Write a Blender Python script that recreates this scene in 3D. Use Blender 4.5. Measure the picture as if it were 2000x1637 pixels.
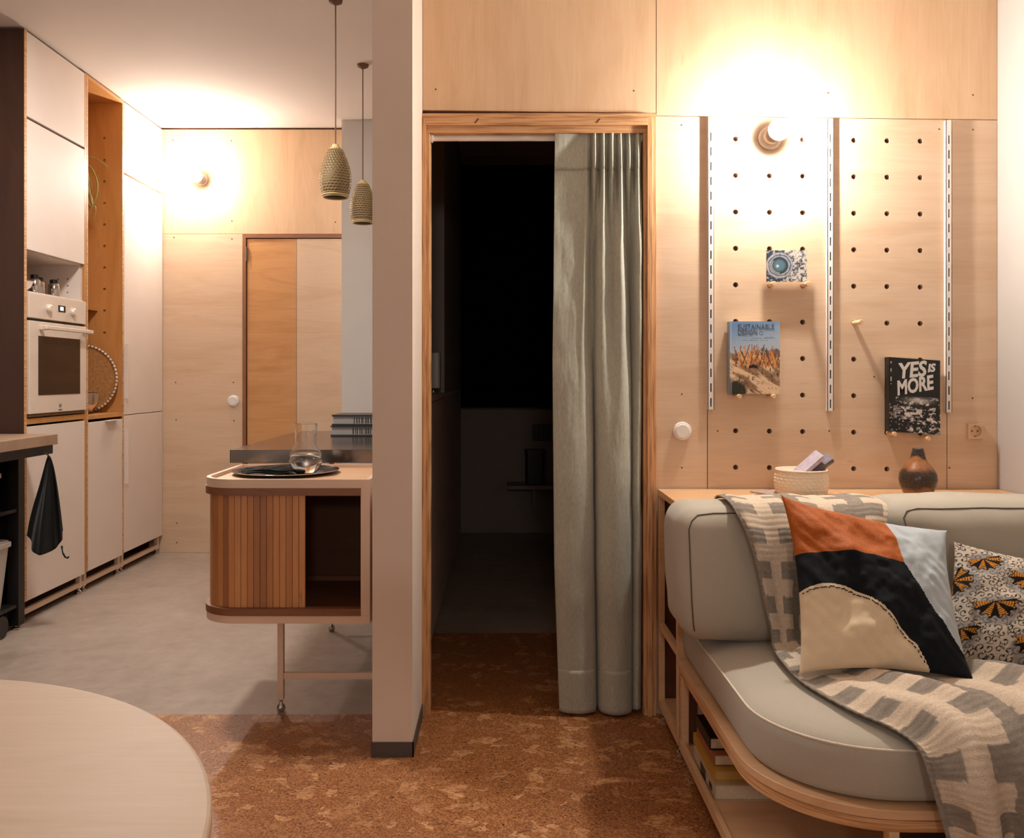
import bpy, bmesh, math, random
import numpy as np
from mathutils import Vector, Matrix, noise

random.seed(7)
rng = np.random.default_rng(5)
for o in list(bpy.data.objects):
    bpy.data.objects.remove(o)
SC = bpy.context.scene
COL = SC.collection
PI = math.pi

# ------------------------------------------------------------------ camera, world, light, exposure
F, CX, CY, CH = 1700.0, 980.0, 735.0, 1.15
cam = bpy.data.cameras.new('camera')
cam.sensor_width = 36.0
cam.lens = F / 2000.0 * 36.0
cam.shift_x = (1000 - CX) / 2000.0
cam.shift_y = -(818.5 - CY) / 2000.0
cam.clip_start = 0.05
camo = bpy.data.objects.new('camera', cam)
camo.location = (0, 0, CH)
camo.rotation_euler = (PI / 2, 0, 0)
COL.objects.link(camo)
SC.camera = camo
SC.view_settings.view_transform = 'Standard'
SC.view_settings.look = 'None'
SC.view_settings.exposure = 0.22
SC.view_settings.gamma = 1.0
SC.view_settings.use_curve_mapping = False
W = bpy.data.worlds.new('world')
SC.world = W
W.use_nodes = True
W.node_tree.nodes['Background'].inputs[0].default_value = (0.02, 0.018, 0.016, 1)
W.node_tree.nodes['Background'].inputs[1].default_value = 0.3

BULB_LIVING = 1950.0      # emission of the two bare wall bulbs
BULB_KITCHEN = 1200.0
BULB_COL = (1.0, 0.95, 0.885)


def fill_disk(name, loc, energy, size, rot, color):
    l = bpy.data.lights.new(name, 'AREA')
    l.shape = 'DISK'
    l.size = size
    l.energy = energy
    l.color = color
    o = bpy.data.objects.new(name, l)
    o.location = loc
    o.rotation_euler = rot
    COL.objects.link(o)


# unseen fill lights, added: upward behind the camera, downward at the kitchen ceiling
FILL_COL = (1.0, 0.95, 0.90)
fill_disk('up_fill', (0.9, -1.3, 1.75), 4, 0.5, (PI, 0, 0), FILL_COL)
fill_disk('kitchen_fill', (-1.42, 3.25, 2.755), 34, 0.30, (0, 0, 0), FILL_COL)  # added to brighten the kitchen cupboards and floor


def fill_globe(name, loc, energy, r):
    l = bpy.data.lights.new(name, 'POINT')
    l.energy, l.shadow_soft_size, l.color = energy, r, FILL_COL
    o = bpy.data.objects.new(name, l)
    o.location = loc
    COL.objects.link(o)


fill_globe('front_fill', (0.10, -1.7, 1.75), 36, 0.16)  # unseen frontal fill, added for partition, curtain and hall ledge
fill_globe('left_fill', (-2.0, -1.9, 1.15), 34, 0.16)  # unseen fill from the left, added for partition and slatted cabinet


# ------------------------------------------------------------------ helpers
def P(px, py, Y):
    return Vector(((px - CX) * Y / F, Y, CH - (py - CY) * Y / F))


def lin(c):
    if isinstance(c, str):
        c = c.lstrip('#')
        c = [int(c[i:i + 2], 16) / 255 for i in (0, 2, 4)]
    return tuple(x / 12.92 if x <= 0.04045 else ((x + 0.055) / 1.055) ** 2.4 for x in c)


class G:
    def __init__(s):
        s.v = []
        s.f = []

    def add(s, vs, fs):
        b = len(s.v)
        s.v += [tuple(v) for v in vs]
        s.f += [tuple(i + b for i in f) for f in fs]
        return s

    def box(s, x0, x1, y0, y1, z0, z1):
        vs = [(x, y, z) for z in (z0, z1) for y in (y0, y1) for x in (x0, x1)]
        return s.add(vs, [(0, 2, 3, 1), (4, 5, 7, 6), (0, 1, 5, 4), (2, 6, 7, 3), (0, 4, 6, 2), (1, 3, 7, 5)])

    def quad(s, a, b, c, d):
        return s.add([a, b, c, d], [(0, 1, 2, 3)])

    def rings(s, rings, cap0=True, cap1=True, closed=True):
        n = len(rings[0])
        vs = [p for r in rings for p in r]
        fs = []
        for i in range(len(rings) - 1):
            for j in range(n if closed else n - 1):
                k = (j + 1) % n
                fs.append((i * n + j, i * n + k, (i + 1) * n + k, (i + 1) * n + j))
        if cap0:
            fs.append(tuple(range(n - 1, -1, -1)))
        if cap1:
            fs.append(tuple((len(rings) - 1) * n + j for j in range(n)))
        return s.add(vs, fs)

    def lathe(s, prof, c, n=32, axis='z', cap0=True, cap1=True):
        rs = []
        for r, h in prof:
            ring = []
            for j in range(n):
                a = 2 * PI * j / n
                u, v = r * math.cos(a), r * math.sin(a)
                if axis == 'z':
                    ring.append((c[0] + u, c[1] + v, c[2] + h))
                elif axis == 'y':
                    ring.append((c[0] + u, c[1] - h, c[2] + v))   # towards the camera
                else:
                    ring.append((c[0] + h, c[1] + u, c[2] + v))
            rs.append(ring)
        return s.rings(rs, cap0, cap1)

    def tube(s, pts, r, n=8, caps=True):
        pts = [Vector(p) for p in pts]
        rs = []
        up = None
        for i, p in enumerate(pts):
            t = (pts[min(i + 1, len(pts) - 1)] - pts[max(i - 1, 0)]).normalized()
            if up is None:
                up = t.cross(Vector((0.13, 0.31, 0.94)))
                if up.length < 1e-3:
                    up = t.cross(Vector((1, 0, 0)))
            up = (up - t * up.dot(t)).normalized()
            b = t.cross(up)
            rr = r[i] if isinstance(r, (list, tuple)) else r
            rs.append([p + (up * math.cos(2 * PI * j / n) + b * math.sin(2 * PI * j / n)) * rr for j in range(n)])
        return s.rings(rs, caps, caps)

    def grid(s, A, wrap=False):
        nu, nv = A.shape[:2]
        b = len(s.v)
        s.v += [tuple(x) for x in A.reshape(-1, 3).tolist()]
        for i in range(nu - 1):
            for j in range(nv - 1):
                s.f.append((b + i * nv + j, b + (i + 1) * nv + j, b + (i + 1) * nv + j + 1, b + i * nv + j + 1))
        return s

    def prism(s, poly, z0, z1):
        return s.rings([[(x, y, z0) for x, y in poly], [(x, y, z1) for x, y in poly]])

    def xf(s, M):
        s.v = [tuple(M @ Vector(v)) for v in s.v]
        return s


ORG = {}


def thing(name, label, cat, loc=(0, 0, 0), group=None, kind=None):
    o = bpy.data.objects.new(name, None)
    o.empty_display_size = 0.05
    o.location = loc
    COL.objects.link(o)
    ORG[o.name] = Vector(loc)
    tag(o, label, cat, group, kind)
    return o


def tag(o, label=None, cat=None, group=None, kind=None):
    if label:
        o['label'] = label
    if cat:
        o['category'] = cat
    if group:
        o['group'] = group
    if kind:
        o['kind'] = kind
    return o


def obj(name, g, m, parent=None, smooth=False, bevel=0, label=None, cols=None, kind=None):
    me = bpy.data.meshes.new(name)
    vs = np.array([tuple(v) for v in g.v], float)
    if parent is not None:
        org = ORG[parent.name]
    else:
        org = Vector(((vs[:, 0].min() + vs[:, 0].max()) / 2, (vs[:, 1].min() + vs[:, 1].max()) / 2, vs[:, 2].min()))
    vs = vs - np.array(org)
    me.from_pydata(vs.tolist(), [], g.f)
    me.update()
    bm = bmesh.new()
    bm.from_mesh(me)
    bmesh.ops.recalc_face_normals(bm, faces=bm.faces)
    bm.to_mesh(me)
    bm.free()
    if smooth:
        for p in me.polygons:
            p.use_smooth = True
    if cols is not None:
        ca = me.color_attributes.new('Col', 'FLOAT_COLOR', 'POINT')
        a = np.ones((len(vs), 4))
        a[:, :3] = cols
        ca.data.foreach_set('color', a.ravel())
    me.materials.append(m)
    o = bpy.data.objects.new(name, me)
    COL.objects.link(o)
    if parent is not None:
        o.parent = parent
    else:
        o.location = org
    ORG[o.name] = Vector(org)
    if bevel:
        b = o.modifiers.new('bevel', 'BEVEL')
        b.width = bevel
        b.segments = 2
        b.limit_method = 'ANGLE'
    if label:
        o['label'] = label
    if kind:
        o['kind'] = kind
    return o


def struct(name, g, m, parent=None, **k):
    o = obj(name, g, m, parent, **k)
    if parent is None:
        o['kind'] = 'structure'
    return o


def smooth_angle(o, deg=40):
    me = o.data
    for p in me.polygons:
        p.use_smooth = True
    bm = bmesh.new()
    bm.from_mesh(me)
    for e in bm.edges:
        if len(e.link_faces) == 2 and e.calc_face_angle(0) > math.radians(deg):
            e.smooth = False
    bm.to_mesh(me)
    bm.free()


def text(name, s, m, parent, origin, size, width=None, shear=0.0, offset=0.0, tilt=0.0, ext=0.0004):
    """Lettering standing on a plane that faces the camera side (-Y)."""
    c = bpy.data.curves.new(name, 'FONT')
    c.body = s
    c.size = size
    c.shear = shear
    c.offset = offset
    c.extrude = ext
    c.resolution_u = 3
    c.materials.append(m)
    o = bpy.data.objects.new(name, c)
    COL.objects.link(o)
    o.parent = parent
    o.location = Vector(origin) - ORG[parent.name]
    o.rotation_euler = (PI / 2, tilt, 0)
    bpy.context.view_layer.update()
    me = bpy.data.meshes.new_from_object(o.evaluated_get(bpy.context.evaluated_depsgraph_get()))
    me.name = name
    sx = width / max(o.dimensions.x, 1e-4) if width else 1.0
    mo = bpy.data.objects.new(name, me)
    mo.location, mo.rotation_euler, mo.scale = o.location.copy(), o.rotation_euler.copy(), (sx, 1, 1)
    bpy.data.objects.remove(o)
    COL.objects.link(mo)
    mo.parent = parent
    return mo


def catmull(C, nu, nv):
    """Bicubic resample of a control grid C (a,b,3)."""
    C = np.asarray(C, float)

    def res(A, n):
        m = len(A)
        t = np.linspace(0, m - 1, n)
        i = np.clip(t.astype(int), 0, m - 2)
        f = (t - i).reshape(-1, *([1] * (A.ndim - 1)))
        p0, p1, p2, p3 = A[np.clip(i - 1, 0, m - 1)], A[i], A[i + 1], A[np.clip(i + 2, 0, m - 1)]
        return 0.5 * (2 * p1 + (p2 - p0) * f + (2 * p0 - 5 * p1 + 4 * p2 - p3) * f ** 2 + (3 * p1 - p0 - 3 * p2 + p3) * f ** 3)
    A = res(C, nu)
    return np.swapaxes(res(np.swapaxes(A, 0, 1), nv), 0, 1)


def smoothstep(a, b, x):
    t = np.clip((x - a) / (b - a), 0, 1)
    return t * t * (3 - 2 * t)


def vnoise(x, y, seed=0):
    """Vectorised value noise in numpy."""
    r = np.random.default_rng(seed)
    T = r.random((64, 64))
    xi, yi = np.floor(x).astype(int), np.floor(y).astype(int)
    fx, fy = x - xi, y - yi
    fx, fy = fx * fx * (3 - 2 * fx), fy * fy * (3 - 2 * fy)
    g = lambda a, b: T[a % 64, b % 64]
    return (g(xi, yi) * (1 - fx) + g(xi + 1, yi) * fx) * (1 - fy) + (g(xi, yi + 1) * (1 - fx) + g(xi + 1, yi + 1) * fx) * fy


def fbm(x, y, seed=0, o=4):
    s, a = 0, 0.5
    for k in range(o):
        s = s + a * vnoise(x * 2 ** k, y * 2 ** k, seed + k)
        a *= 0.5
    return s


# ------------------------------------------------------------------ materials
def base(name):
    m = bpy.data.materials.new(name)
    m.use_nodes = True
    nt = m.node_tree
    b = nt.nodes['Principled BSDF']
    return m, nt, b


def N(nt, t, **k):
    n = nt.nodes.new(t)
    for a, v in k.items():
        if a.startswith('i_'):
            n.inputs[a[2:].replace('_', ' ')].default_value = v
        else:
            setattr(n, a, v)
    return n


def ramp(nt, fac, stops):
    r = nt.nodes.new('ShaderNodeValToRGB')
    e = r.color_ramp.elements
    while len(e) < len(stops):
        e.new(0.5)
    for i, (p, c) in enumerate(stops):
        e[i].position = p
        e[i].color = (*c, 1) if len(c) == 3 else c
    nt.links.new(fac, r.inputs[0])
    return r.outputs[0]


def coords(nt, scale=(1, 1, 1), rot=(0, 0, 0)):
    tc = N(nt, 'ShaderNodeTexCoord')
    mp = N(nt, 'ShaderNodeMapping')
    mp.inputs['Scale'].default_value = scale
    mp.inputs['Rotation'].default_value = rot
    nt.links.new(tc.outputs['Object'], mp.inputs['Vector'])
    return mp.outputs[0]


def noise_tex(nt, vec, scale, detail=4, rough=0.55, dist=0.0):
    n = N(nt, 'ShaderNodeTexNoise')
    n.inputs['Scale'].default_value = scale
    n.inputs['Detail'].default_value = detail
    n.inputs['Roughness'].default_value = rough
    n.inputs['Distortion'].default_value = dist
    nt.links.new(vec, n.inputs['Vector'])
    return n.outputs[0]


def mixc(nt, fac, a, b, mode='MIX'):
    m = nt.nodes.new('ShaderNodeMix')
    m.data_type = 'RGBA'
    m.blend_type = mode
    for sock, val in ((m.inputs[0], fac), (m.inputs[6], a), (m.inputs[7], b)):
        if hasattr(val, 'is_output'):
            nt.links.new(val, sock)
        elif isinstance(val, (int, float)):
            sock.default_value = val
        else:
            sock.default_value = (*val, 1) if len(val) == 3 else val
    return m.outputs[2]


def bump(nt, b, height, strength=0.2, dist=0.002):
    n = nt.nodes.new('ShaderNodeBump')
    n.inputs['Strength'].default_value = strength
    n.inputs['Distance'].default_value = dist
    nt.links.new(height, n.inputs['Height'])
    nt.links.new(n.outputs[0], b.inputs['Normal'])


def plain(name, c, rough=0.5, metal=0.0, var=0.06, vscale=6.0, spec=0.5, bmp=None, emit=None):
    m, nt, b = base(name)
    c = lin(c)
    v = coords(nt)
    n = noise_tex(nt, v, vscale, 4)
    col = ramp(nt, n, [(0.3, tuple(x * (1 - var) for x in c)), (0.7, tuple(min(1, x * (1 + var)) for x in c))])
    nt.links.new(col, b.inputs['Base Color'])
    b.inputs['Roughness'].default_value = rough
    b.inputs['Metallic'].default_value = metal
    b.inputs['Specular IOR Level'].default_value = spec
    if bmp:
        bump(nt, b, noise_tex(nt, v, bmp[0], 3), bmp[1], bmp[2] if len(bmp) > 2 else 0.001)
    if emit:
        b.inputs['Emission Color'].default_value = (*emit[0], 1)
        b.inputs['Emission Strength'].default_value = emit[1]
    return m


def plywood(name, light, dark, grain='x', rough=0.42, amount=1.0):
    m, nt, b = base(name)
    st = {'x': (0.8, 3, 5.5), 'z': (5.5, 3, 0.8), 'y': (5.5, 0.8, 3), 'd': (1.2, 5.5, 3)}[grain]
    v = coords(nt, st, (0, 0, 0.55) if grain == 'd' else (0, 0, 0))
    n1 = noise_tex(nt, v, 1.3, 5, 0.6, 1.4)
    fi = {'x': (6, 60, 120), 'z': (120, 60, 6), 'y': (120, 6, 60), 'd': (8, 120, 60)}[grain]
    n2 = noise_tex(nt, coords(nt, fi, (0, 0, 0.55) if grain == 'd' else (0, 0, 0)), 1.0, 3, 0.6)
    L, D = lin(light), lin(dark)
    c1 = ramp(nt, n1, [(0.22, D), (0.55, L), (0.85, tuple(0.7 * a + 0.3 * bb for a, bb in zip(L, D)))])
    c2 = mixc(nt, 0.10 * amount, c1, ramp(nt, n2, [(0.35, tuple(x * 0.55 for x in D)), (0.65, L)]))
    # small mineral streaks
    n3 = noise_tex(nt, coords(nt, tuple(x * 5 for x in st)), 1.5, 2, 0.5)
    c3 = mixc(nt, ramp(nt, n3, [(0.72, (0, 0, 0)), (0.8, (0.45, 0.45, 0.45))]), c2, tuple(x * 0.6 for x in D))
    nt.links.new(c3, b.inputs['Base Color'])
    b.inputs['Roughness'].default_value = rough
    bump(nt, b, n2, 0.05, 0.0006)
    return m


def plyedge(name, light, dark, axis='z', layers=260):
    """Cut edge of plywood: thin veneer layers across one axis."""
    m, nt, b = base(name)
    sc = {'x': (layers, 6, 6), 'y': (6, layers, 6), 'z': (6, 6, layers)}[axis]
    n1 = noise_tex(nt, coords(nt, sc), 1.0, 2, 0.5, 0.2)
    L, D = lin(light), lin(dark)
    c = ramp(nt, n1, [(0.36, tuple(x * 0.8 for x in D)), (0.42, D), (0.52, L), (0.75, tuple(min(1, x * 1.08) for x in L))])
    nt.links.new(c, b.inputs['Base Color'])
    b.inputs['Roughness'].default_value = 0.55
    return m


def fabric(name, c, var=0.12, weave=900, bstr=0.25, rough=0.9, stretch=(1, 1, 1), blotch=5.0, sheen=0.2):
    m, nt, b = base(name)
    c = lin(c)
    n1 = noise_tex(nt, coords(nt), blotch, 4)
    n2 = noise_tex(nt, coords(nt, stretch), weave, 2, 0.6)
    a = ramp(nt, n1, [(0.3, tuple(x * (1 - var * 0.6) for x in c)), (0.7, tuple(min(1, x * (1 + var * 0.6)) for x in c))])
    a2 = mixc(nt, 0.55, a, ramp(nt, n2, [(0.3, tuple(x * (1 - var * 1.6) for x in c)), (0.7, tuple(min(1, x * (1 + var * 1.6)) for x in c))]))
    nt.links.new(a2, b.inputs['Base Color'])
    b.inputs['Roughness'].default_value = rough
    b.inputs['Sheen Weight'].default_value = sheen
    b.inputs['Specular IOR Level'].default_value = 0.2
    bump(nt, b, n2, bstr, 0.0012)
    return m


def printed(name, rough=0.5, weave=None, ribs=None):
    m, nt, b = base(name)
    a = N(nt, 'ShaderNodeAttribute')
    a.attribute_name = 'Col'
    src = a.outputs[0]
    if weave:
        n2 = noise_tex(nt, coords(nt, weave[1]), weave[0], 2, 0.6)
        src = mixc(nt, weave[2], src, ramp(nt, n2, [(0.3, (0.25, 0.25, 0.25)), (0.7, (1, 1, 1))]), 'MULTIPLY')
        bump(nt, b, n2, weave[3], 0.002)
        b.inputs['Specular IOR Level'].default_value = 0.15
    nt.links.new(src, b.inputs['Base Color'])
    b.inputs['Roughness'].default_value = rough
    return m


M = {}
M['ply_h'] = plywood('birch_ply_horizontal', '#d8bb9e', '#c9a584', 'x')
M['ply_v'] = plywood('birch_ply_vertical', '#dbb894', '#cba37c', 'z')
M['ply_shelf'] = plywood('birch_ply_shelf', '#dcb084', '#c79363', 'x', 0.35)
M['ply_cab'] = plywood('birch_ply_cabinet', '#cb8f52', '#b67838', 'z')
M['ply_table'] = plywood('birch_ply_table', '#bfa488', '#ad8f6c', 'd', 0.5)
M['ply_side'] = plywood('dark_brown_ply_side', '#43281b', '#331c11', 'z', 0.5)  # very dark brown, well below the unit's other plywood
M['ply_dark'] = plywood('shade_dark_ply', '#6b4024', '#4c2a14', 'x', 0.6)  # shade of hollows put into the colour; also serves screw heads and stitching
M['ply_furn'] = plywood('pale_ply_furniture', '#dcb189', '#c99a6b', 'x', 0.4)
M['edge_x'] = plyedge('ply_edge_x', '#cf9d6e', '#b98555', 'x', 160)
M['edge_z'] = plyedge('ply_edge_z', '#cf9d6e', '#b98555', 'z', 160)
M['edge_thin'] = plyedge('ply_edge_thin', '#d6a677', '#c08a58', 'z', 320)
M['white_lac'] = plain('white_lacquer', '#e4d3c6', 0.6, spec=0.3, var=0.02, bmp=(60, 0.02))
M['white_wall'] = plain('white_plaster', '#b3aba4', 0.85, var=0.03, vscale=3, bmp=(220, 0.12, 0.001))
M['greige_wall'] = plain('greige_plaster', '#dac7b6', 0.85, var=0.03, vscale=3, bmp=(260, 0.2, 0.001))
M['grey_wall'] = plain('cool_grey_plaster', '#cfcbc6', 0.85, var=0.03, vscale=3, bmp=(220, 0.1, 0.001))
M['ceiling'] = plain('ceiling_paint', '#dccdc0', 0.9, var=0.02, vscale=2)
M['white_metal'] = plain('cream_painted_steel', '#e2c4ac', 0.4, var=0.02)
M['black_metal'] = plain('black_painted_steel', '#14110f', 0.45, var=0.1)
M['black_plastic'] = plain('black_plastic', '#0d0c0c', 0.35, var=0.1)
M['steel'] = plain('brushed_steel', '#7d7067', 0.2, 1.0, 0.12, 9)
M['steel_dark'] = plain('dark_tray_steel', '#5a5450', 0.22, 0.95, 0.15, 9)
M['chrome'] = plain('chrome', '#c9c2bb', 0.1, 1.0, 0.03)
M['skirting'] = plain('brown_grey_skirting', '#4d443e', 0.5, var=0.1)
M['white_plastic'] = plain('white_plastic', '#e9e2da', 0.3, var=0.02)
M['oven'] = plain('oven_enamel', '#dccaba', 0.25, var=0.02)
M['oven_glass'] = plain('oven_glass', '#2a211d', 0.06, var=0.1)
M['rail_white'] = plain('white_rail', '#e4dad2', 0.35, var=0.02)
M['gap_shade'] = plain('gap_shade', '#20150f', 0.9, var=0.1)  # near-black, the shade of slots and grooves put into the colour
M['dowel'] = plywood('dowel_wood', '#e6c49c', '#d0a577', 'y')
M['porcelain'] = plain('porcelain', '#cdb9a4', 0.25, var=0.02)
M['bulb_living'] = plain('bulb_glow_living', '#ffffff', 0.4, emit=(BULB_COL, BULB_LIVING))
M['bulb_kitchen'] = plain('bulb_glow_kitchen', '#ffffff', 0.4, emit=(BULB_COL, BULB_KITCHEN))
M['display'] = plain('oven_display_digits', '#dfeeff', 0.4, emit=((0.8, 0.9, 1.0), 1.6))
M['cord'] = plain('pendant_cord', '#6b4a37', 0.7)
M['pendant'] = plain('pendant_resin', '#c2a878', 0.5, var=0.08)
M['pendant_in'] = plain('pendant_liner', '#7d6747', 0.6)
M['linen'] = fabric('linen_curtain', '#a9a899', 0.14, 260, 0.25, 0.85, (1, 1, 0.25), 4)
M['sofa'] = fabric('sofa_fabric', '#b0a797', 0.1, 700, 0.3, 0.95)
M['piping_dark'] = fabric('dark_piping', '#5d564c', 0.1, 700, 0.2)
M['piping_light'] = fabric('light_piping', '#d9cbb8', 0.1, 700, 0.2)
M['velvet_orange'] = fabric('rust_velvet', '#a8561a', 0.34, 300, 0.15, 0.7, (1, 1, 1), 9, 0.08)
M['cloth_black'] = fabric('black_cotton', '#0d1116', 0.2, 600, 0.25, 0.9, sheen=0.05)
M['cloth_blue'] = fabric('pale_blue_cotton', '#b3bcc1', 0.1, 600, 0.2)
M['satin_cream'] = fabric('cream_satin', '#dcc5a4', 0.08, 600, 0.1, 0.38)
M['towel'] = fabric('black_towel', '#12100f', 0.2, 500, 0.4)
M['knit'] = fabric('cream_cotton_cord', '#e5cfb5', 0.08, 500, 0.3)
M['napkin'] = fabric('black_napkin', '#191614', 0.2, 500, 0.3)
M['throw'] = printed('woven_throw', 0.95, (260, (1, 1, 2.2), 0.35, 0.45))
M['print_cloth'] = printed('wax_print_cotton', 0.8, (600, (1, 1, 1), 0.25, 0.15))
M['print_paper'] = printed('printed_cover', 0.35)
M['paper'] = plain('book_pages', '#d8c3a3', 0.9, var=0.08, vscale=120)
M['ink_grey'] = plain('grey_ink', '#4d5c6e', 0.6)
M['ink_white'] = plain('silver_ink', '#d9d4cf', 0.45)
M['ink_dark'] = plain('dark_ink', '#2c2724', 0.6)
M['leaf'] = plain('pale_green_leaf', '#a9a968', 0.5, var=0.2, vscale=20)
M['terracotta'] = plain('terracotta', '#9a5a3a', 0.8)
M['bin'] = plain('pale_bin_plastic', '#c9bfb6', 0.4)
M['red_book'] = plain('red_board', '#7c2c1a', 0.6, var=0.15)
M['hall_black'] = plain('black_blind', '#040404', 0.9, var=0.1, spec=0.05)
M['hall_panel'] = plain('hall_dim_panel', '#a39186', 0.7, var=0.06)
M['violet_paper'] = plain('violet_grey_paper', '#b7a9b5', 0.5, var=0.15, vscale=60)
M['slat_a'] = plywood('bamboo_slat_light', '#d0935e', '#b47a4a', 'z', 0.4)
M['slat_b'] = plywood('bamboo_slat_mid', '#be8250', '#a46b40', 'z', 0.4)
M['slat_c'] = plywood('bamboo_slat_dark', '#ac744a', '#935f3a', 'z', 0.4)
M['track'] = plywood('brown_track', '#8a5a3c', '#6f452b', 'x', 0.45)


def m_glass(name, ior, rough=0.0, tint=(1, 1, 1)):
    m, nt, b = base(name)
    b.inputs['Base Color'].default_value = (*tint, 1)
    b.inputs['Transmission Weight'].default_value = 1.0
    b.inputs['Roughness'].default_value = rough
    b.inputs['IOR'].default_value = ior
    return m


M['glass'] = m_glass('clear_glass', 1.35)
M['water'] = m_glass('water', 1.33)


def m_concrete():
    m, nt, b = base('polished_concrete')
    v = coords(nt)
    n1 = noise_tex(nt, v, 1.6, 8, 0.62, 0.6)
    n2 = noise_tex(nt, v, 14, 6, 0.7)
    c = ramp(nt, n1, [(0.3, lin('#8f8073')), (0.5, lin('#a69688')), (0.72, lin('#b9aa9d'))])
    c = mixc(nt, 0.3, c, ramp(nt, n2, [(0.35, lin('#88776a')), (0.7, lin('#bba99b'))]))
    nt.links.new(c, b.inputs['Base Color'])
    b.inputs['Roughness'].default_value = 0.42
    bump(nt, b, n2, 0.05, 0.001)
    return m


def m_cork():
    m, nt, b = base('cork_floor')
    v = coords(nt)
    warp = N(nt, 'ShaderNodeTexNoise')
    warp.inputs['Scale'].default_value = 22
    warp.inputs['Detail'].default_value = 4
    nt.links.new(v, warp.inputs['Vector'])
    wv = N(nt, 'ShaderNodeVectorMath', operation='MULTIPLY_ADD')
    nt.links.new(warp.outputs['Color'], wv.inputs[0])
    wv.inputs[1].default_value = (0.11, 0.11, 0)
    nt.links.new(v, wv.inputs[2])
    grain = noise_tex(nt, v, 160, 4, 0.75)
    c = ramp(nt, grain, [(0.32, lin('#5c3016')), (0.5, lin('#9a6238')), (0.68, lin('#c08a58'))])
    # pale bark flakes, ragged and streaky
    vo = N(nt, 'ShaderNodeTexVoronoi')
    vo.inputs['Scale'].default_value = 27
    nt.links.new(wv.outputs[0], vo.inputs['Vector'])
    flake_id = N(nt, 'ShaderNodeSeparateColor')
    nt.links.new(vo.outputs['Color'], flake_id.inputs[0])
    mask = ramp(nt, flake_id.outputs[0], [(0.80, (0, 0, 0)), (0.87, (0.8, 0.8, 0.8))])
    ragged = ramp(nt, noise_tex(nt, v, 60, 4, 0.7), [(0.36, (0, 0, 0)), (0.46, (1, 1, 1))])
    mask = mixc(nt, 1.0, mask, ragged, 'MULTIPLY')
    streak = noise_tex(nt, coords(nt, (1, 3.5, 1), (0, 0, 0.5)), 45, 4, 0.7, 1.0)
    flake_col = ramp(nt, streak, [(0.35, lin('#7d471f')), (0.48, lin('#c48d5c')), (0.7, lin('#ddb285'))])
    c = mixc(nt, mask, c, flake_col)
    mask2 = ramp(nt, flake_id.outputs[1], [(0.5, (0, 0, 0)), (0.95, (0.3, 0.3, 0.3))])
    c = mixc(nt, mask2, c, lin('#8a4c20'))
    # dark specks and cracks
    s = noise_tex(nt, coords(nt, (1, 2.2, 1), (0, 0, 0.4)), 38, 5, 0.7, 1.2)
    c = mixc(nt, ramp(nt, s, [(0.61, (0, 0, 0)), (0.66, (0.9, 0.9, 0.9))]), c, lin('#2e150a'))
    s2 = noise_tex(nt, v, 120, 2, 0.6)
    c = mixc(nt, ramp(nt, s2, [(0.63, (0, 0, 0)), (0.70, (0.8, 0.8, 0.8))]), c, lin('#3a1c0d'))
    nt.links.new(c, b.inputs['Base Color'])
    b.inputs['Roughness'].default_value = 0.45
    bump(nt, b, grain, 0.15, 0.001)
    return m


M['concrete'] = m_concrete()
M['cork'] = m_cork()


def m_vase():
    m, nt, b = base('burnished_clay')
    v = coords(nt)
    n = noise_tex(nt, v, 9, 5, 0.65, 0.8)
    sep = N(nt, 'ShaderNodeSeparateXYZ')
    nt.links.new(v, sep.inputs[0])
    add = N(nt, 'ShaderNodeMath', operation='MULTIPLY_ADD')
    nt.links.new(n, add.inputs[0])
    add.inputs[1].default_value = 0.075
    nt.links.new(sep.outputs[2], add.inputs[2])
    mr = N(nt, 'ShaderNodeMapRange')
    mr.inputs['From Min'].default_value = 0.0
    mr.inputs['From Max'].default_value = 0.19
    nt.links.new(add.outputs[0], mr.inputs['Value'])
    A, B = lin('#8f5a34'), lin('#2a211c')
    c = ramp(nt, mr.outputs[0], [(0.0, lin('#6b4630')), (0.28, A), (0.36, B), (0.60, lin('#3a2d25')), (0.68, A), (0.80, lin('#a06a3e')), (0.84, B), (1.0, lin('#3b322c'))])
    c = mixc(nt, ramp(nt, noise_tex(nt, v, 180, 2), [(0.4, (0.25, 0.25, 0.25)), (0.5, (0, 0, 0))]), c, lin('#5a4636'))
    nt.links.new(c, b.inputs['Base Color'])
    b.inputs['Roughness'].default_value = 0.25
    return m


M['vase'] = m_vase()

# ------------------------------------------------------------------ room shell
CEIL, WY, KY = 2.772, 2.96, 5.675      # ceiling height, plywood wall, kitchen end wall
PX0, PX1, PY0 = -0.391, -0.270, 2.63   # end of the partition
LX, RX, BY = -2.86, 1.687, -2.6        # left, right and rear walls

g = G().box(LX, RX, BY, 6.5, -0.06, -0.004)
g.box(LX, -0.385, WY, 6.5, -0.004, 0.0).box(-0.385, 0.9, 3.9, 6.5, -0.004, 0.0)
struct('floor', g, M['concrete'])
struct('floor', G().box(LX, RX, BY, WY, -0.004, 0.0).box(-0.385, 0.9, WY, 3.9, -0.004, 0.0), M['cork'])
struct('ceiling', G().box(LX - 0.1, RX + 0.1, BY - 0.1, 6.6, CEIL, CEIL + 0.08), M['ceiling'])
struct('wall_left', G().box(LX - 0.1, LX, BY, 6.5, 0, CEIL), M['white_wall'])
struct('wall_right', G().box(RX, RX + 0.1, BY, 3.1, 0, CEIL), M['white_wall'])
struct('wall_rear', G().box(LX, RX, BY - 0.1, BY, 0, CEIL), plain('dark_rear_wall', '#4f4842', 0.8))
struct('wall_middle', G().box(PX0, PX1, PY0, 2.978, 0, CEIL), M['greige_wall'])
g = G().box(PX0 - 0.004, PX1 + 0.004, PY0 - 0.004, PY0, 0, 0.045).box(PX1, PX1 + 0.004, PY0 - 0.004, WY, 0, 0.045)
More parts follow.
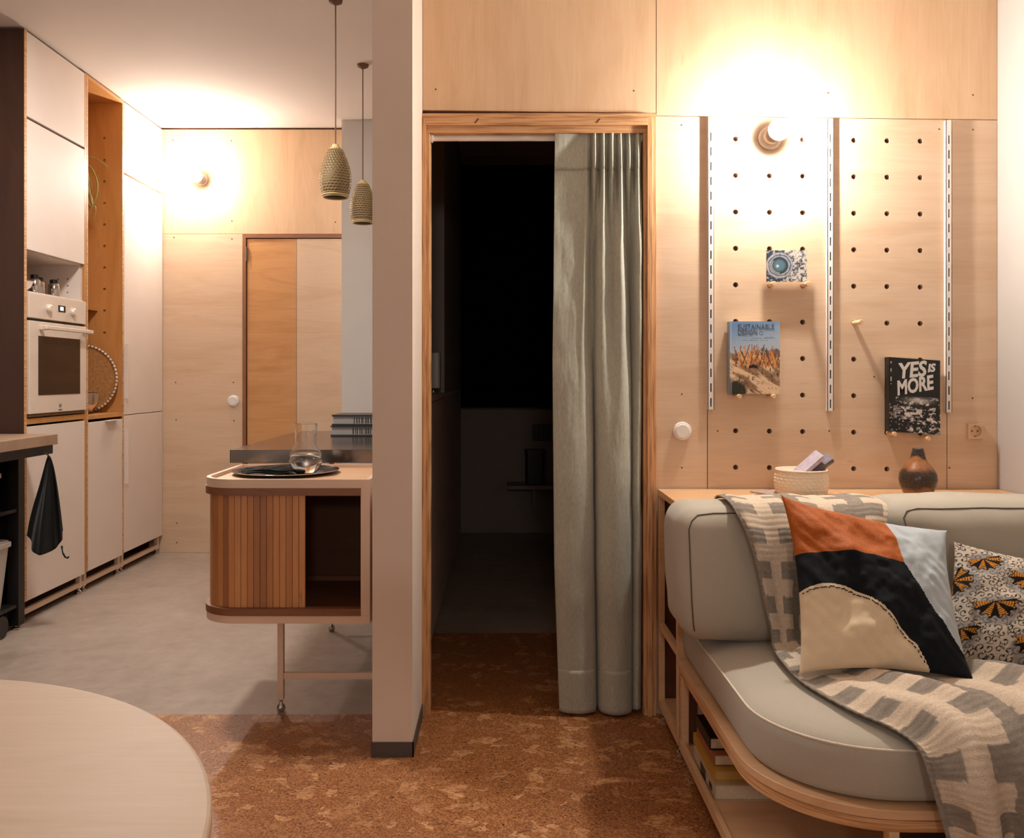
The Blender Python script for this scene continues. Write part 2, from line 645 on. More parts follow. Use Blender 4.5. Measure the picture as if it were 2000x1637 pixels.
struct('baseboard_middle', g, M['skirting'])
struct('wall_hall_divider', G().box(-0.401, -0.386, 2.98, 6.45, 0, CEIL), M['white_wall'])
struct('wall_column', G().box(-1.012, -0.402, 5.5, KY, 0, CEIL), M['grey_wall'])

# ---- plywood wall with the doorway: backing slab + sheets of plywood
OX0, OX1, OH = -0.245, 0.480, 1.975    # clear opening
JX0, JX1, JH = -0.290, 0.523, 2.040    # outside of the door frame
g = G().box(-0.385, JX0, 2.98, 3.04, 0, CEIL).box(JX1, RX, 2.98, 3.04, 0, CEIL).box(JX0, JX1, 2.98, 3.04, JH, CEIL)
wall = struct('wall_back', g, M['ply_dark'])  # slab coloured dark to give the peg holes their shade
FY = 2.962                             # front face of the sheets
e = 0.0012
T = lambda x: -0.012 * (x - 0.796)     # the sheets were fixed a hair out of level


def sheet(x0, x1, z0, z1, m, y=FY):
    g = G()
    a = [(x0 + e, y, z0 + e + (T(x0) if z0 > 1 else 0)), (x1 - e, y, z0 + e + (T(x1) if z0 > 1 else 0)),
         (x1 - e, y, z1 - e + (T(x1) if z1 < 2.5 else 0)), (x0 + e, y, z1 - e + (T(x0) if z1 < 2.5 else 0))]
    g.rings([a, [(p[0], 2.979, p[2]) for p in a]])
    return obj('panel', g, m, wall)


SEAM = 2.033
sheet(PX1, 0.526, JH + 0.002, CEIL - 0.004, M['ply_v'])
sheet(0.526, RX, SEAM, CEIL - 0.004, M['ply_v'])
sheet(JX1, 0.700, 0, SEAM, M['ply_h'])
sheet(1.515, RX, 0, SEAM, M['ply_h'])


def holed(g, ue, ve, holes, r, mp, depth, n=16):
    """Plate split in cells; holes maps (i, j) -> centre. mp(u, v, d) gives the point at depth d."""
    for i in range(len(ue) - 1):
        for j in range(len(ve) - 1):
            u0, u1, v0, v1 = ue[i], ue[i + 1], ve[j], ve[j + 1]
            if (i, j) not in holes:
                g.quad(mp(u0, v0, 0), mp(u1, v0, 0), mp(u1, v1, 0), mp(u0, v1, 0))
                continue
            cu, cv = holes[(i, j)]
            k = n // 4
            per = ([(u0 + (u1 - u0) * t / k, v0) for t in range(k)] + [(u1, v0 + (v1 - v0) * t / k) for t in range(k)] +
                   [(u1 - (u1 - u0) * t / k, v1) for t in range(k)] + [(u0, v1 - (v1 - v0) * t / k) for t in range(k)])
            cir = [(cu + r * math.cos(-0.75 * PI + 2 * PI * t / n), cv + r * math.sin(-0.75 * PI + 2 * PI * t / n)) for t in range(n)]
            g.rings([[mp(u, v, 0) for u, v in per], [mp(u, v, 0) for u, v in cir], [mp(u, v, depth) for u, v in cir]], False, False)


HC = [0.796, 0.911, 1.024, 1.198, 1.311, 1.424]
HR = [1.958 - 0.1242 * k for k in range(10)][::-1]
ue = [0.7012, 0.7385, 0.8535, 0.9675, 1.111, 1.2545, 1.3675, 1.481, 1.5138]
ve = [0.0012, HR[0] - 0.0621] + [(HR[k] + HR[k + 1]) / 2 for k in range(9)] + [HR[9] + 0.0621, SEAM - e]
holes = {(i + 1, j + 1): (HC[i], HR[j]) for i in range(6) for j in range(10) if not (i == 1 and j == 9)}
g = G()
holed(g, ue, ve, holes, 0.0088, lambda u, v, d: (u, FY + d, v + (T(u) if v > 0.5 else 0)), 0.0165)
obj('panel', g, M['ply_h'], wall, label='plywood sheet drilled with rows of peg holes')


def dots(name, pts, y, r, m, parent):
    g = G()
    for x, z in pts:
        g.lathe([(r, 0), (r * 0.7, 0.0006)], (x, y, z), 8, 'y', False)
    return obj(name, g, m, parent, kind='stuff')


WP = lambda px, py: P(px, py, WY)
dots('screw_heads', [(WP(*q)[0], WP(*q)[2]) for q in [(851, 174), (1238, 177), (1618, 181), (1901, 185), (1331, 244), (1399, 245), (1835, 252), (1901, 253), (1332, 770), (1332, 914), (1402, 842), (1620, 842), (1900, 778), (1708, 736), (1855, 914)]], FY, 0.0032, M['ply_dark'], wall)

# ---- door frame of the living room doorway (no leaf: a curtain hangs in it)
dr = thing('door_1', 'plywood door frame around the curtained doorway', None, (0.117, 2.95, 0), kind='structure')
g = G().box(JX0, JX0 + 0.018, 2.945, 3.04, 0, JH).box(JX0 + 0.018, JX0 + 0.034, 2.938, 3.04, 0, JH - 0.018)
g.box(JX0 + 0.034, OX0, 2.950, 3.042, 0, OH)
obj('jamb', g, M['edge_x'], dr, bevel=0.001)
g = G().box(JX1 - 0.014, JX1, 2.945, 3.04, 0, JH).box(JX1 - 0.031, JX1 - 0.014, 2.938, 3.04, 0, JH - 0.018)
g.box(OX1, JX1 - 0.031, 2.950, 3.042, 0, OH)
obj('jamb', g, M['edge_x'], dr, bevel=0.001)
g = G().box(JX0 + 0.018, JX1 - 0.014, 2.944, 3.04, JH - 0.018, JH).box(JX0 + 0.034, JX1 - 0.031, 2.937, 3.04, JH - 0.042, JH - 0.018)
g.box(JX0 + 0.034, JX1 - 0.031, 2.950, 3.042, OH, JH - 0.042)
hd = obj('lintel', g, M['edge_z'], dr, bevel=0.001)
g = G()
for px in (931, 1168):
    c = P(px, 236, 2.938)
    g.add([c + Vector(d) for d in [(-0.009, -0.0015, -0.007), (-0.003, -0.0015, -0.008), (0.009, -0.0015, 0.007), (0.003, -0.0015, 0.008),
                                   (-0.009, 0, -0.007), (-0.003, 0, -0.008), (0.009, 0, 0.007), (0.003, 0, 0.008)]],
          [(0, 1, 2, 3), (4, 7, 6, 5), (0, 4, 5, 1), (1, 5, 6, 2), (2, 6, 7, 3), (3, 7, 4, 0)])
obj('dark_notch', g, M['ply_dark'], dr)

# ---- kitchen end wall: plywood sheets and a flush plywood door
far = struct('wall_far', G().box(LX, -0.40, KY + 0.02, KY + 0.1, 0, CEIL), M['ply_dark'])


def fsheet(x0, x1, z0, z1, m, d=0.0):
    return obj('panel', G().box(x0 + e, x1 - e, KY + d, KY + 0.0195, z0 + e, z1 - e), m, far)


fsheet(-2.30, -0.42, 2.078, CEIL - 0.012, M['ply_v'])
fsheet(-2.30, -1.690, 0.0, 2.078, M['ply_h'])
dots('screw_heads', [(P(a, b, KY)[0], P(a, b, KY)[2]) for a, b in [(338, 274), (452, 275), (453, 432), (655, 434), (340, 464), (453, 467), (343, 747), (456, 747), (344, 820), (457, 822), (345, 1022), (345, 1060)]], KY, 0.005, M['ply_dark'], far)
kd = thing('door_2', 'flush birch plywood door in the kitchen end wall', None, (-1.2, KY, 0), kind='structure')
obj('frame', G().box(-1.689, -1.667, KY - 0.004, KY + 0.018, 0, 2.077).box(-1.667, -0.42, KY - 0.004, KY + 0.018, 2.052, 2.077), plain('door_edge', '#8d5a38', 0.5), kd)
obj('panel', G().box(-1.660, -1.340, KY + 0.004, KY + 0.018, 0.006, 2.046), plywood('door_leaf_darker', '#cf9a66', '#b57c48', 'x', 0.3), kd)
obj('panel', G().box(-1.337, -0.43, KY + 0.001, KY + 0.018, 0.006, 2.046), M['ply_h'], kd)
obj('hinge', G().box(-1.667, -1.655, KY - 0.006, KY + 0.004, 1.90, 1.99), M['steel'], kd, bevel=0.002)

# ---- unlit hall behind the curtain
struct('wall_hall_right', G().box(0.78, 0.88, 3.04, 6.5, 0, CEIL), M['hall_panel'])
struct('wall_hall_end', G().box(-0.386, 0.78, 6.4, 6.5, 0, 0.905).box(-0.386, 0.78, 6.4, 6.5, 2.70, CEIL).box(-0.386, -0.32, 6.4, 6.5, 0.905, 2.70), M['hall_panel'])
struct('wall_hall_left', G().box(-0.386, -0.300, 4.55, 6.4, 1.064, CEIL), M['white_wall'])
w1 = thing('window_1', 'black night window at the end of the unlit hall', None, (0.2, 6.4, 0.905), kind='structure')
obj('frame', G().box(-0.32, -0.300, 6.39, 6.45, 0.905, 2.70).box(-0.30, 0.78, 6.39, 6.45, 2.68, 2.70).box(-0.30, 0.78, 6.39, 6.45, 0.905, 0.92), M['black_metal'], w1)
obj('pane', G().box(-0.30, 0.78, 6.42, 6.43, 0.92, 2.68), M['hall_black'], w1)

hc = thing('hall_cabinet', 'low white run of hall cupboards seen edge-on through the doorway', 'cabinet', (-0.34, 4.7, 0))
obj('body', G().box(-0.384, -0.318, 3.06, 6.38, 0.0, 1.04), M['white_lac'], hc)
for a, b in ((3.06, 3.80), (3.805, 4.6), (4.605, 5.4), (5.405, 6.38)):
    obj('door', G().box(-0.318, -0.300, a, b, 0.02, 1.036), M['white_lac'], hc, bevel=0.001)
obj('top', G().box(-0.384, -0.298, 3.06, 6.38, 1.04, 1.062), M['white_lac'], hc)
sd = thing('soap_dispenser', 'tall pale dispenser standing on the hall cupboard ledge', 'dispenser', (-0.335, 4.35, 1.062))
g = G()
rr = lambda x0, x1, y0, y1, r, n=5: [(cx + r * math.cos(a0 + PI / 2 * t / n), cy + r * math.sin(a0 + PI / 2 * t / n))
                                     for cx, cy, a0 in ((x1 - r, y1 - r, 0), (x0 + r, y1 - r, PI / 2), (x0 + r, y0 + r, PI), (x1 - r, y0 + r, 1.5 * PI)) for t in range(n + 1)]
g.prism(rr(-0.378, -0.306, 4.30, 4.38, 0.012), 1.092, 1.265)
smooth_angle(obj('body', g, M['white_plastic'], sd))
obj('base', G().lathe([(0.024, 0), (0.026, 0.01), (0.018, 0.022), (0.016, 0.031)], (-0.342, 4.34, 1.062), 20), M['chrome'], sd, smooth=True)
hs = thing('wall_shelf', 'dim shelf on the hall end wall below two dark objects', 'shelf', (0.25, 6.38, 0.36))
obj('board', G().box(0.04, 0.6, 6.15, 6.4, 0.35, 0.375), M['hall_panel'], hs)
obj('bracket', G().box(0.22, 0.24, 6.2, 6.4, 0.2, 0.35), M['hall_panel'], hs)
hb = thing('storage_tin', 'black upright tin standing on the hall shelf', 'tin', (0.23, 6.3, 0.375))
obj('body', G().prism(rr(0.17, 0.31, 6.25, 6.36, 0.02), 0.375, 0.60), M['black_plastic'], hb)
obj('lid', G().prism(rr(0.165, 0.315, 6.245, 6.365, 0.02), 0.60, 0.62), M['black_plastic'], hb)
tag(obj('wall_box', G().box(0.225, 0.36, 6.36, 6.4, 0.68, 0.795).box(0.24, 0.27, 6.352, 6.36, 0.70, 0.78), M['black_plastic'], bevel=0.004), 'small dark box fixed on the hall wall above the tin', 'box')

# ------------------------------------------------------------------ kitchen tall units (front plane X = -2.21, facing +X)
AX = -2.21


def KB(g, y0, y1, z0, z1, t=0.018, x=AX):
    return g.box(x - t, x, y0, y1, z0, z1)


def base_frame(root, y0, y1):
    for x in (AX - 0.02, AX - 0.56):
        obj('base_rail', G().box(x - 0.02, x, y0, y1, 0.034, 0.060), M['white_metal'], root, bevel=0.002)
    for y in (y0 + 0.012, y1 - 0.035):
        obj('post', G().box(AX - 0.04, AX - 0.018, y, y + 0.022, 0.030, 0.105), M['white_metal'], root)
        f = G().lathe([(0.018, 0), (0.018, 0.01), (0.008, 0.016), (0.008, 0.034)], (AX - 0.03, y + 0.011, 0), 12)
        obj('foot', f, M['chrome'], root)


# oven unit
y0, y1 = 4.030, 4.630
k1 = thing('oven_cabinet', 'tall cream cupboard unit housing the oven, dark wood side panel', 'cabinet', (-2.5, 4.33, 0))
obj('side_panel', G().box(LX + 0.01, AX - 0.002, y0, y0 + 0.018, 0.103, CEIL - 0.012), M['ply_side'], k1, label='dark brown plywood side')
obj('side_edge', G().box(AX - 0.002, AX + 0.001, y0, y0 + 0.018, 0.103, CEIL - 0.012), M['edge_thin'], k1)
obj('side_panel', G().box(LX + 0.01, AX, y1 - 0.018, y1, 0.103, CEIL - 0.012), M['ply_cab'], k1)
a, b = y0 + 0.020, y1 - 0.020
obj('shelf', G().box(LX + 0.01, AX - 0.02, a, b, 1.737, 1.750), M['white_lac'], k1)
obj('shelf', G().box(LX + 0.01, AX - 0.004, a, b, 1.546, 1.549), M['white_lac'], k1)
obj('shelf', G().box(LX + 0.01, AX - 0.002, a, b, 0.925, 0.951), M['ply_cab'], k1)
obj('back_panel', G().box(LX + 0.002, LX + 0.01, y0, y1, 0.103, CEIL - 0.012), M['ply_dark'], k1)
obj('liner', G().box(LX + 0.30, LX + 0.31, a, b, 1.549, 1.737), M['white_lac'], k1)
g = G()
nu = [AX - 0.30, AX - 0.155, AX - 0.105, AX - 0.055, AX - 0.012]
nv = [1.549, 1.575, 1.61, 1.645, 1.68, 1.737]
holed(g, nu, nv, {(i, j): ((nu[i] + nu[i + 1]) / 2, (nv[j] + nv[j + 1]) / 2) for i in (1, 2) for j in (1, 2, 3)}, 0.005,
      lambda u, v, d: (u, b - 0.020 + d, v), 0.014, 12)
g.box(AX - 0.30, AX - 0.012, b - 0.003, b - 0.001, 1.549, 1.737)
obj('niche_side', g, M['white_lac'], k1)
obj('door', KB(G(), a, b, 2.362, CEIL - 0.016), M['white_lac'], k1, bevel=0.0015)
obj('door', KB(G(), a, b, 1.742, 2.350), M['white_lac'], k1, bevel=0.0015)
obj('door', KB(G(), a - 0.003, b + 0.002, 0.103, 0.914), M['white_lac'], k1, bevel=0.0015)
base_frame(k1, y0, y1)

ov = thing('oven', 'built-in cream oven with dark glass door', 'oven', (-2.4, 4.33, 0.955))
obj('body', G().box(-2.72, AX - 0.006, a + 0.012, b - 0.012, 0.957, 1.540), M['black_metal'], ov)
cp = obj('control_panel', KB(G(), a + 0.003, b - 0.003, 1.424, 1.543, 0.02, AX + 0.010), M['oven'], ov, bevel=0.003)
for y in (4.222, 4.458):
    obj('knob', G().lathe([(0.021, 0), (0.021, 0.010), (0.018, 0.016), (0.015, 0.019)], (AX + 0.010, y, 1.478), 24, 'x'), M['oven'], cp, smooth=False)
dp = obj('display', G().box(AX + 0.010, AX + 0.0112, 4.318, 4.388, 1.470, 1.503), M['black_plastic'], cp)
obj('lit_digits', G().box(AX + 0.0108, AX + 0.0118, 4.336, 4.366, 1.478, 1.496), M['display'], cp)
od = obj('oven_door', KB(G(), a + 0.003, b - 0.003, 0.972, 1.411, 0.022, AX + 0.012), M['oven'], ov, bevel=0.003)
obj('glass', G().box(AX + 0.0115, AX + 0.0135, 4.128, 4.535, 1.060, 1.342), M['oven_glass'], od)
g = G().box(AX + 0.040, AX + 0.055, 4.125, 4.60, 1.372, 1.392).box(AX + 0.010, AX + 0.045, 4.135, 4.160, 1.370, 1.394).box(AX + 0.010, AX + 0.045, 4.565, 4.590, 1.370, 1.394)
obj('handle', g, M['oven'], od, bevel=0.004)
g = G()
cy, cz = 4.333, 1.005
for k in range(10):
    a0, a1 = 2 * PI * k / 10, 2 * PI * (k + 1) / 10
    if k in (2, 7):
        continue
    g.add([(AX + 0.0130, cy + r * math.cos(t), cz + r * math.sin(t)) for r, t in ((0.012, a0), (0.012, a1), (0.0085, a1), (0.0085, a0))], [(0, 1, 2, 3)])
g.box(AX + 0.0122, AX + 0.013, cy - 0.006, cy + 0.006, cz - 0.002, cz + 0.002)
g.box(AX + 0.0122, AX + 0.013, cy - 0.018, cy + 0.018, cz - 0.0235, cz - 0.0195)
obj('emblem', g, M['ink_dark'], od)
obj('vent_strip', KB(G(), a + 0.005, b - 0.005, 0.957, 0.968, 0.01, AX), M['steel'], ov)

# things in the niche
bw = thing('mixing_bowl', 'shiny steel bowl at the left in the niche above the oven', 'bowl', (-2.33, 4.145, 1.549))
prof = [(0.03, 0), (0.045, 0.004), (0.072, 0.028), (0.082, 0.052), (0.088, 0.055), (0.084, 0.058), (0.078, 0.05), (0.068, 0.03), (0.04, 0.008)]
obj('basin', G().lathe(prof, (-2.325, 4.15, 1.549), 36), M['chrome'], bw, smooth=True)
obj('foot_ring', G().lathe([(0.032, 0), (0.034, 0.0), (0.034, 0.004), (0.03, 0.004)], (-2.325, 4.15, 1.5488), 24), M['chrome'], bw)
for y, x, lb, s in ((4.285, -2.30, 'steel spice jar next to the bowl in the oven niche', 1.0), (4.355, -2.315, 'middle steel spice jar of three in the oven niche', 0.95),
                    (4.44, -2.285, 'steel spice jar furthest from the bowl in the oven niche', 0.92)):
    j = thing('spice_jar', lb, 'jar', (x, y, 1.549), 'spice jars above the oven')
    obj('body', G().lathe([(0.026, 0), (0.027, 0.003), (0.027, 0.073 * s), (0.02, 0.08 * s), (0.017, 0.082 * s)], (x, y, 1.549), 24), M['chrome'], j, smooth=True)
    obj('lid', G().lathe([(0.019, 0.081 * s), (0.019, 0.098 * s), (0.016, 0.101 * s)], (x, y, 1.549), 20), M['black_plastic'], j)

# open shelf unit
y0, y1 = 4.632, 5.088
k2 = thing('open_shelf_cabinet', 'narrow tall plywood unit with open shelves between two cream cupboards', 'cabinet', (-2.5, 4.86, 0))
obj('side_panel', G().box(LX + 0.01, AX, y0, y0 + 0.018, 0.108, CEIL - 0.012), M['ply_cab'], k2)
g = G()
hz = [1.15 + (735 - q) * 5.068 / F for q in (650, 607, 565, 523, 481, 439, 397, 355, 313, 270)]
ve2 = [0.94] + [(hz[i] + hz[i + 1]) / 2 for i in range(-0, 9)] + [2.60, CEIL - 0.03]
ve2.insert(1, hz[0] - 0.0625)
holed(g, [LX + 0.01, -2.376, -2.252, AX - 0.001], ve2, {(1, j + 1): (-2.314, hz[j]) for j in range(10)}, 0.0085, lambda u, v, d: (u, y1 - 0.018 + d, v), 0.015)
g.box(LX + 0.01, AX, y1 - 0.003, y1, 0.94, CEIL - 0.03)
obj('side_panel', g, M['ply_cab'], k2)
obj('side_edge', G().box(AX - 0.002, AX + 0.0005, y1 - 0.018, y1, 0.108, CEIL - 0.012), M['edge_thin'], k2)
obj('side_edge', G().box(AX - 0.001, AX + 0.0005, y0, y0 + 0.016, 0.108, CEIL - 0.012), M['edge_thin'], k2)
obj('back_panel', G().box(LX + 0.002, LX + 0.01, y0, y1, 0.108, CEIL - 0.012), M['ply_cab'], k2)
obj('top_panel', G().box(LX + 0.01, AX, y0 + 0.018, y1 - 0.018, CEIL - 0.032, CEIL - 0.012), M['ply_cab'], k2)
obj('shelf', G().box(LX + 0.01, AX, y0 + 0.018, y1 - 0.018, 0.918, 0.940), M['ply_cab'], k2)
obj('shelf', G().box(LX + 0.01, -2.352, y0 + 0.018, y1 - 0.018, 1.530, 1.548), M['ply_cab'], k2)
obj('shelf', G().box(LX + 0.01, -2.44, y0 + 0.018, y1 - 0.018, 1.880, 1.898), M['ply_cab'], k2)
obj('cabinet_base', G().box(LX + 0.01, AX - 0.02, y0 + 0.018, y1 - 0.018, 0.108, 0.125), M['ply_cab'], k2)
d2 = obj('door', KB(G(), y0 + 0.012, y1 - 0.006, 0.108, 0.902), M['white_lac'], k2, bevel=0.0015)
obj('tab_handle', G().box(AX, AX + 0.024, 4.845, 4.985, 0.899, 0.904).box(AX - 0.004, AX + 0.001, 4.845, 4.985, 0.885, 0.904), M['white_lac'], d2)
base_frame(k2, y0, y1)

# plant on the hidden high shelf, its leaves hang into view
pl = thing('spider_plant', 'pale green plant with drooping leaves inside the open shelf unit', 'plant', (-2.53, 4.86, 1.898))
obj('pot', G().lathe([(0.045, 0), (0.06, 0.09), (0.063, 0.09), (0.063, 0.105), (0.057, 0.105), (0.05, 0.08)], (-2.53, 4.86, 1.898), 24), M['terracotta'], pl)
LEAVES = [(4.84, [(150, 338), (164, 322), (176, 326), (186, 343), (191, 366), (187, 390), (178, 408)]),
          (4.90, [(148, 318), (160, 308), (176, 307), (192, 313), (211, 326)]),
          (4.80, [(152, 345), (163, 334), (171, 340), (174, 358), (177, 380), (183, 398)]),
          (4.86, [(156, 352), (167, 350), (172, 372), (178, 392), (179, 404), (174, 420), (169, 446)]),
          (4.88, [(150, 360), (162, 360), (169, 385), (176, 405), (184, 402), (187, 412), (183, 432)]),
          (4.78, [(150, 372), (160, 372), (166, 395), (172, 415), (170, 440)]),
          (4.94, [(146, 330), (156, 322), (168, 335), (178, 362), (181, 392)]),
          (4.92, [(140, 340), (150, 320), (158, 330), (162, 350)]), (4.76, [(140, 350), (148, 335), (156, 350), (158, 380)])]
for Y_, px_ in LEAVES:
    cp_ = [(-2.53 + random.uniform(-0.02, 0.02), 4.86 + random.uniform(-0.02, 0.02), 1.985)] + [tuple(P(a, b, Y_)) for a, b in px_]
    cp_ = catmull(np.array(cp_)[:, None, :].repeat(2, 1), 24, 2)[:, 0]
    A = np.zeros((24, 3, 3))
    for i in range(24):
        w = 0.0085 * math.sin(PI * (0.10 + 0.87 * i / 23))
        A[i, 0], A[i, 1], A[i, 2] = cp_[i] + (w * 0.8, -w * 0.6, 0.002), cp_[i], cp_[i] + (-w * 0.8, w * 0.6, 0.002)
    lo = obj('leaf', G().grid(A), M['leaf'], pl, smooth=True)
    lo.modifiers.new('solid', 'SOLIDIFY').thickness = 0.0012

# woven tray and steel bowl in the open unit
wt = thing('woven_tray', 'round woven tray with stitched rim leaning inside the open shelf unit', 'tray', (-2.415, 5.02, 0.942))
tc, tr = Vector((-2.415, 5.035, 1.135)), 0.192
obj('disc', G().lathe([(0.001, 0.000), (tr * 0.5, 0.001), (tr * 0.9, 0.004), (tr, 0.012), (tr, 0.004), (tr * 0.9, -0.003), (0.001, -0.006)], tc, 48, 'y'), plain('woven_straw', '#b07d47', 0.8, var=0.25, vscale=70, bmp=(160, 0.6, 0.003)), wt)
ring = [(tc.x + tr * math.cos(2 * PI * k / 64), tc.y - 0.010, tc.z + tr * math.sin(2 * PI * k / 64)) for k in range(65)]
rim = obj('rim', G().tube(ring, 0.0062, 8, False), M['knit'], wt, smooth=True)
g = G()
for k in range(56):
    a = 2 * PI * k / 56
    c = Vector((tc.x + tr * math.cos(a), tc.y - 0.010, tc.z + tr * math.sin(a)))
    t = Vector((-math.sin(a), 0, math.cos(a)))
    g.tube([c - t * 0.0028, c + t * 0.0028], 0.0071, 8)
obj('stitching', g, M['ply_dark'], rim, kind='stuff')
sb = thing('steel_bowl', 'steel bowl in front of the woven tray on the open shelf', 'bowl', (-2.37, 4.83, 0.940))
prof = [(0.055, 0.004), (0.09, 0.014), (0.125, 0.06), (0.138, 0.112), (0.143, 0.115), (0.136, 0.117), (0.12, 0.062), (0.085, 0.020)]
obj('basin', G().lathe(prof, (-2.37, 4.82, 0.940), 40), M['chrome'], sb, smooth=True)
obj('foot_ring', G().lathe([(0.055, 0), (0.058, 0), (0.058, 0.006), (0.052, 0.006)], (-2.37, 4.82, 0.940), 32), M['chrome'], sb)

# pantry unit
y0, y1 = 5.090, 5.668
k3 = thing('pantry_cabinet', 'tall plain cream cupboard with edge pulls against the kitchen end wall', 'cabinet', (-2.5, 5.38, 0))
obj('body', G().box(LX + 0.01, AX - 0.019, y0, y1, 0.112, CEIL - 0.012), M['ply_cab'], k3)
a, b = y0 + 0.004, y1
obj('door', KB(G(), a, b, 2.345, CEIL - 0.016), M['white_lac'], k3, bevel=0.0015)
d3 = obj('door', KB(G(), a, b, 0.924, 2.332), M['white_lac'], k3, bevel=0.0015)
obj('edge_pull', G().box(AX - 0.002, AX + 0.023, a + 0.004, a + 0.010, 1.02, 1.340), M['white_lac'], d3, bevel=0.001)
d4 = obj('door', KB(G(), a, b, 0.116, 0.919), M['white_lac'], k3, bevel=0.0015)
obj('edge_pull', G().box(AX - 0.002, AX + 0.023, a + 0.004, a + 0.010, 0.52, 0.842), M['white_lac'], d4, bevel=0.001)
base_frame(k3, y0, y1)

# ------------------------------------------------------------------ hob bench at the left edge
hbn = thing('kitchen_bench', 'black framed bench with thick pale worktop at the left edge', 'workbench', (-2.35, 3.0, 0))
obj('worktop', G().box(-2.66, -2.04, 1.9, 4.0, 0.838, 0.885), plain('bench_worktop', '#a98a72', 0.4, 0.15, 0.15, 5), hbn, bevel=0.002)
g = G().box(-2.09, -2.055, 1.92, 3.985, 0.797, 0.838).box(-2.64, -2.60, 1.92, 3.985, 0.797, 0.838)
g.box(-2.60, -2.09, 3.945, 3.985, 0.797, 0.838).box(-2.60, -2.09, 1.92, 1.96, 0.797, 0.838)
obj('rail', g, M['black_metal'], hbn)
for x, y in ((-2.235, 3.935), (-2.64, 3.935), (-2.235, 1.93), (-2.64, 1.93)):
    obj('leg', G().box(x, x + 0.05, y, y + 0.05, 0.02, 0.797), M['black_metal'], hbn)
    obj('foot', G().lathe([(0.02, 0), (0.02, 0.008), (0.008, 0.012), (0.008, 0.022)], (x + 0.025, y + 0.025, 0), 12), M['chrome'], hbn)
obj('shelf', G().box(-2.63, -2.19, 1.95, 3.93, 0.537, 0.552), M['black_metal'], hbn)
obj('shelf', G().box(-2.63, -2.19, 1.95, 3.93, 0.105, 0.120), M['black_metal'], hbn)
obj('back_panel', G().box(-2.665, -2.655, 1.95, 3.98, 0.1, 0.8), M['black_metal'], hbn)
obj('shade_panel', G().box(-2.60, -2.235, 3.975, 3.985, 0.105, 0.797), M['black_metal'], hbn)  # added black sheet in place of the shadow inside the bench


def bin_(label, x0, x1, y0, y1, z0, z1):
    t = thing('storage_bin', label, 'bin', ((x0 + x1) / 2, (y0 + y1) / 2, z0), 'white bins under the bench')
    s = 0.03
    A = rr(x0 + s, x1 - s, y0 + s, y1 - s, 0.03)
    B = rr(x0 + 0.008, x1 - 0.008, y0 + 0.008, y1 - 0.008, 0.03)
    smooth_angle(obj('tub', G().rings([[(x, y, z0) for x, y in A], [(x, y, z1 - 0.03) for x, y in B]]), M['bin'], t))
    C = rr(x0, x1, y0, y1, 0.03)
    obj('lid', G().prism(C, z1 - 0.03, z1 - 0.008).prism(B, z1 - 0.008, z1), M['bin'], t, bevel=0.003)


bin_('pale lidded bin on the upper shelf of the black bench', -2.56, -2.195, 3.32, 3.840, 0.552, 0.732)
bin_('pale lidded bin on the bottom shelf of the black bench', -2.56, -2.188, 3.34, 3.905, 0.120, 0.420)
cs = thing('cable_reel', 'black round reel on the floor below the bottom bin', 'reel', (-2.21, 3.80, 0))
obj('drum', G().lathe([(0.05, -0.03), (0.05, 0.03)], (-2.215, 3.80, 0.05), 24, 'x'), M['black_plastic'], cs)
for s in (-0.033, 0.027):
    obj('flange', G().lathe([(0.05, s), (0.05, s + 0.006)], (-2.215, 3.80, 0.05), 24, 'x'), M['black_plastic'], cs)

# tea towel on a hook
tw = thing('tea_towel', 'black tea towel hanging from the end of the left worktop', 'towel', (-2.03, 3.90, 0.80))
A = np.zeros((46, 60, 3))
for i in range(46):
    t = i / 45
    L = -0.004 - 0.105 * t ** 0.9 + 0.004 * math.sin(6 * t)
    R = 0.004 + 0.074 * t ** 0.75
    for j in range(60):
        s = j / 59
        low = 0.44 * (0.80 + 0.20 * math.sin(PI * (0.12 + 0.86 * s)) ** 1.2 - 0.16 * max(0, 0.22 - s) - 0.06 * (s > 0.93))
        fold = (0.006 + 0.020 * t) * math.sin(9.5 * s + 1.2 * t) * min(1, 3 * t) + 0.008 * t * math.sin(23 * s)
        A[i, j] = (-2.0335 + L + (R - L) * s, 3.905 + fold, 0.792 - t * low)
tob = obj('cloth', G().grid(A), M['towel'], tw, smooth=True)
tob.modifiers.new('solid', 'SOLIDIFY').thickness = 0.003
obj('loop', G().tube([(-1.972, 3.90, 0.39), (-1.965, 3.90, 0.355), (-1.957, 3.90, 0.340), (-1.945, 3.90, 0.335), (-1.940, 3.90, 0.342)], 0.004, 6), M['towel'], tw)
obj('care_tag', G().box(-1.976, -1.962, 3.898, 3.902, 0.358, 0.378), M['white_plastic'], tw)
obj('hook', G().tube([(-2.05, 3.90, 0.805), (-2.035, 3.90, 0.800), (-2.030, 3.90, 0.792), (-2.034, 3.90, 0.786)], 0.004, 6), M['black_metal'], tw)

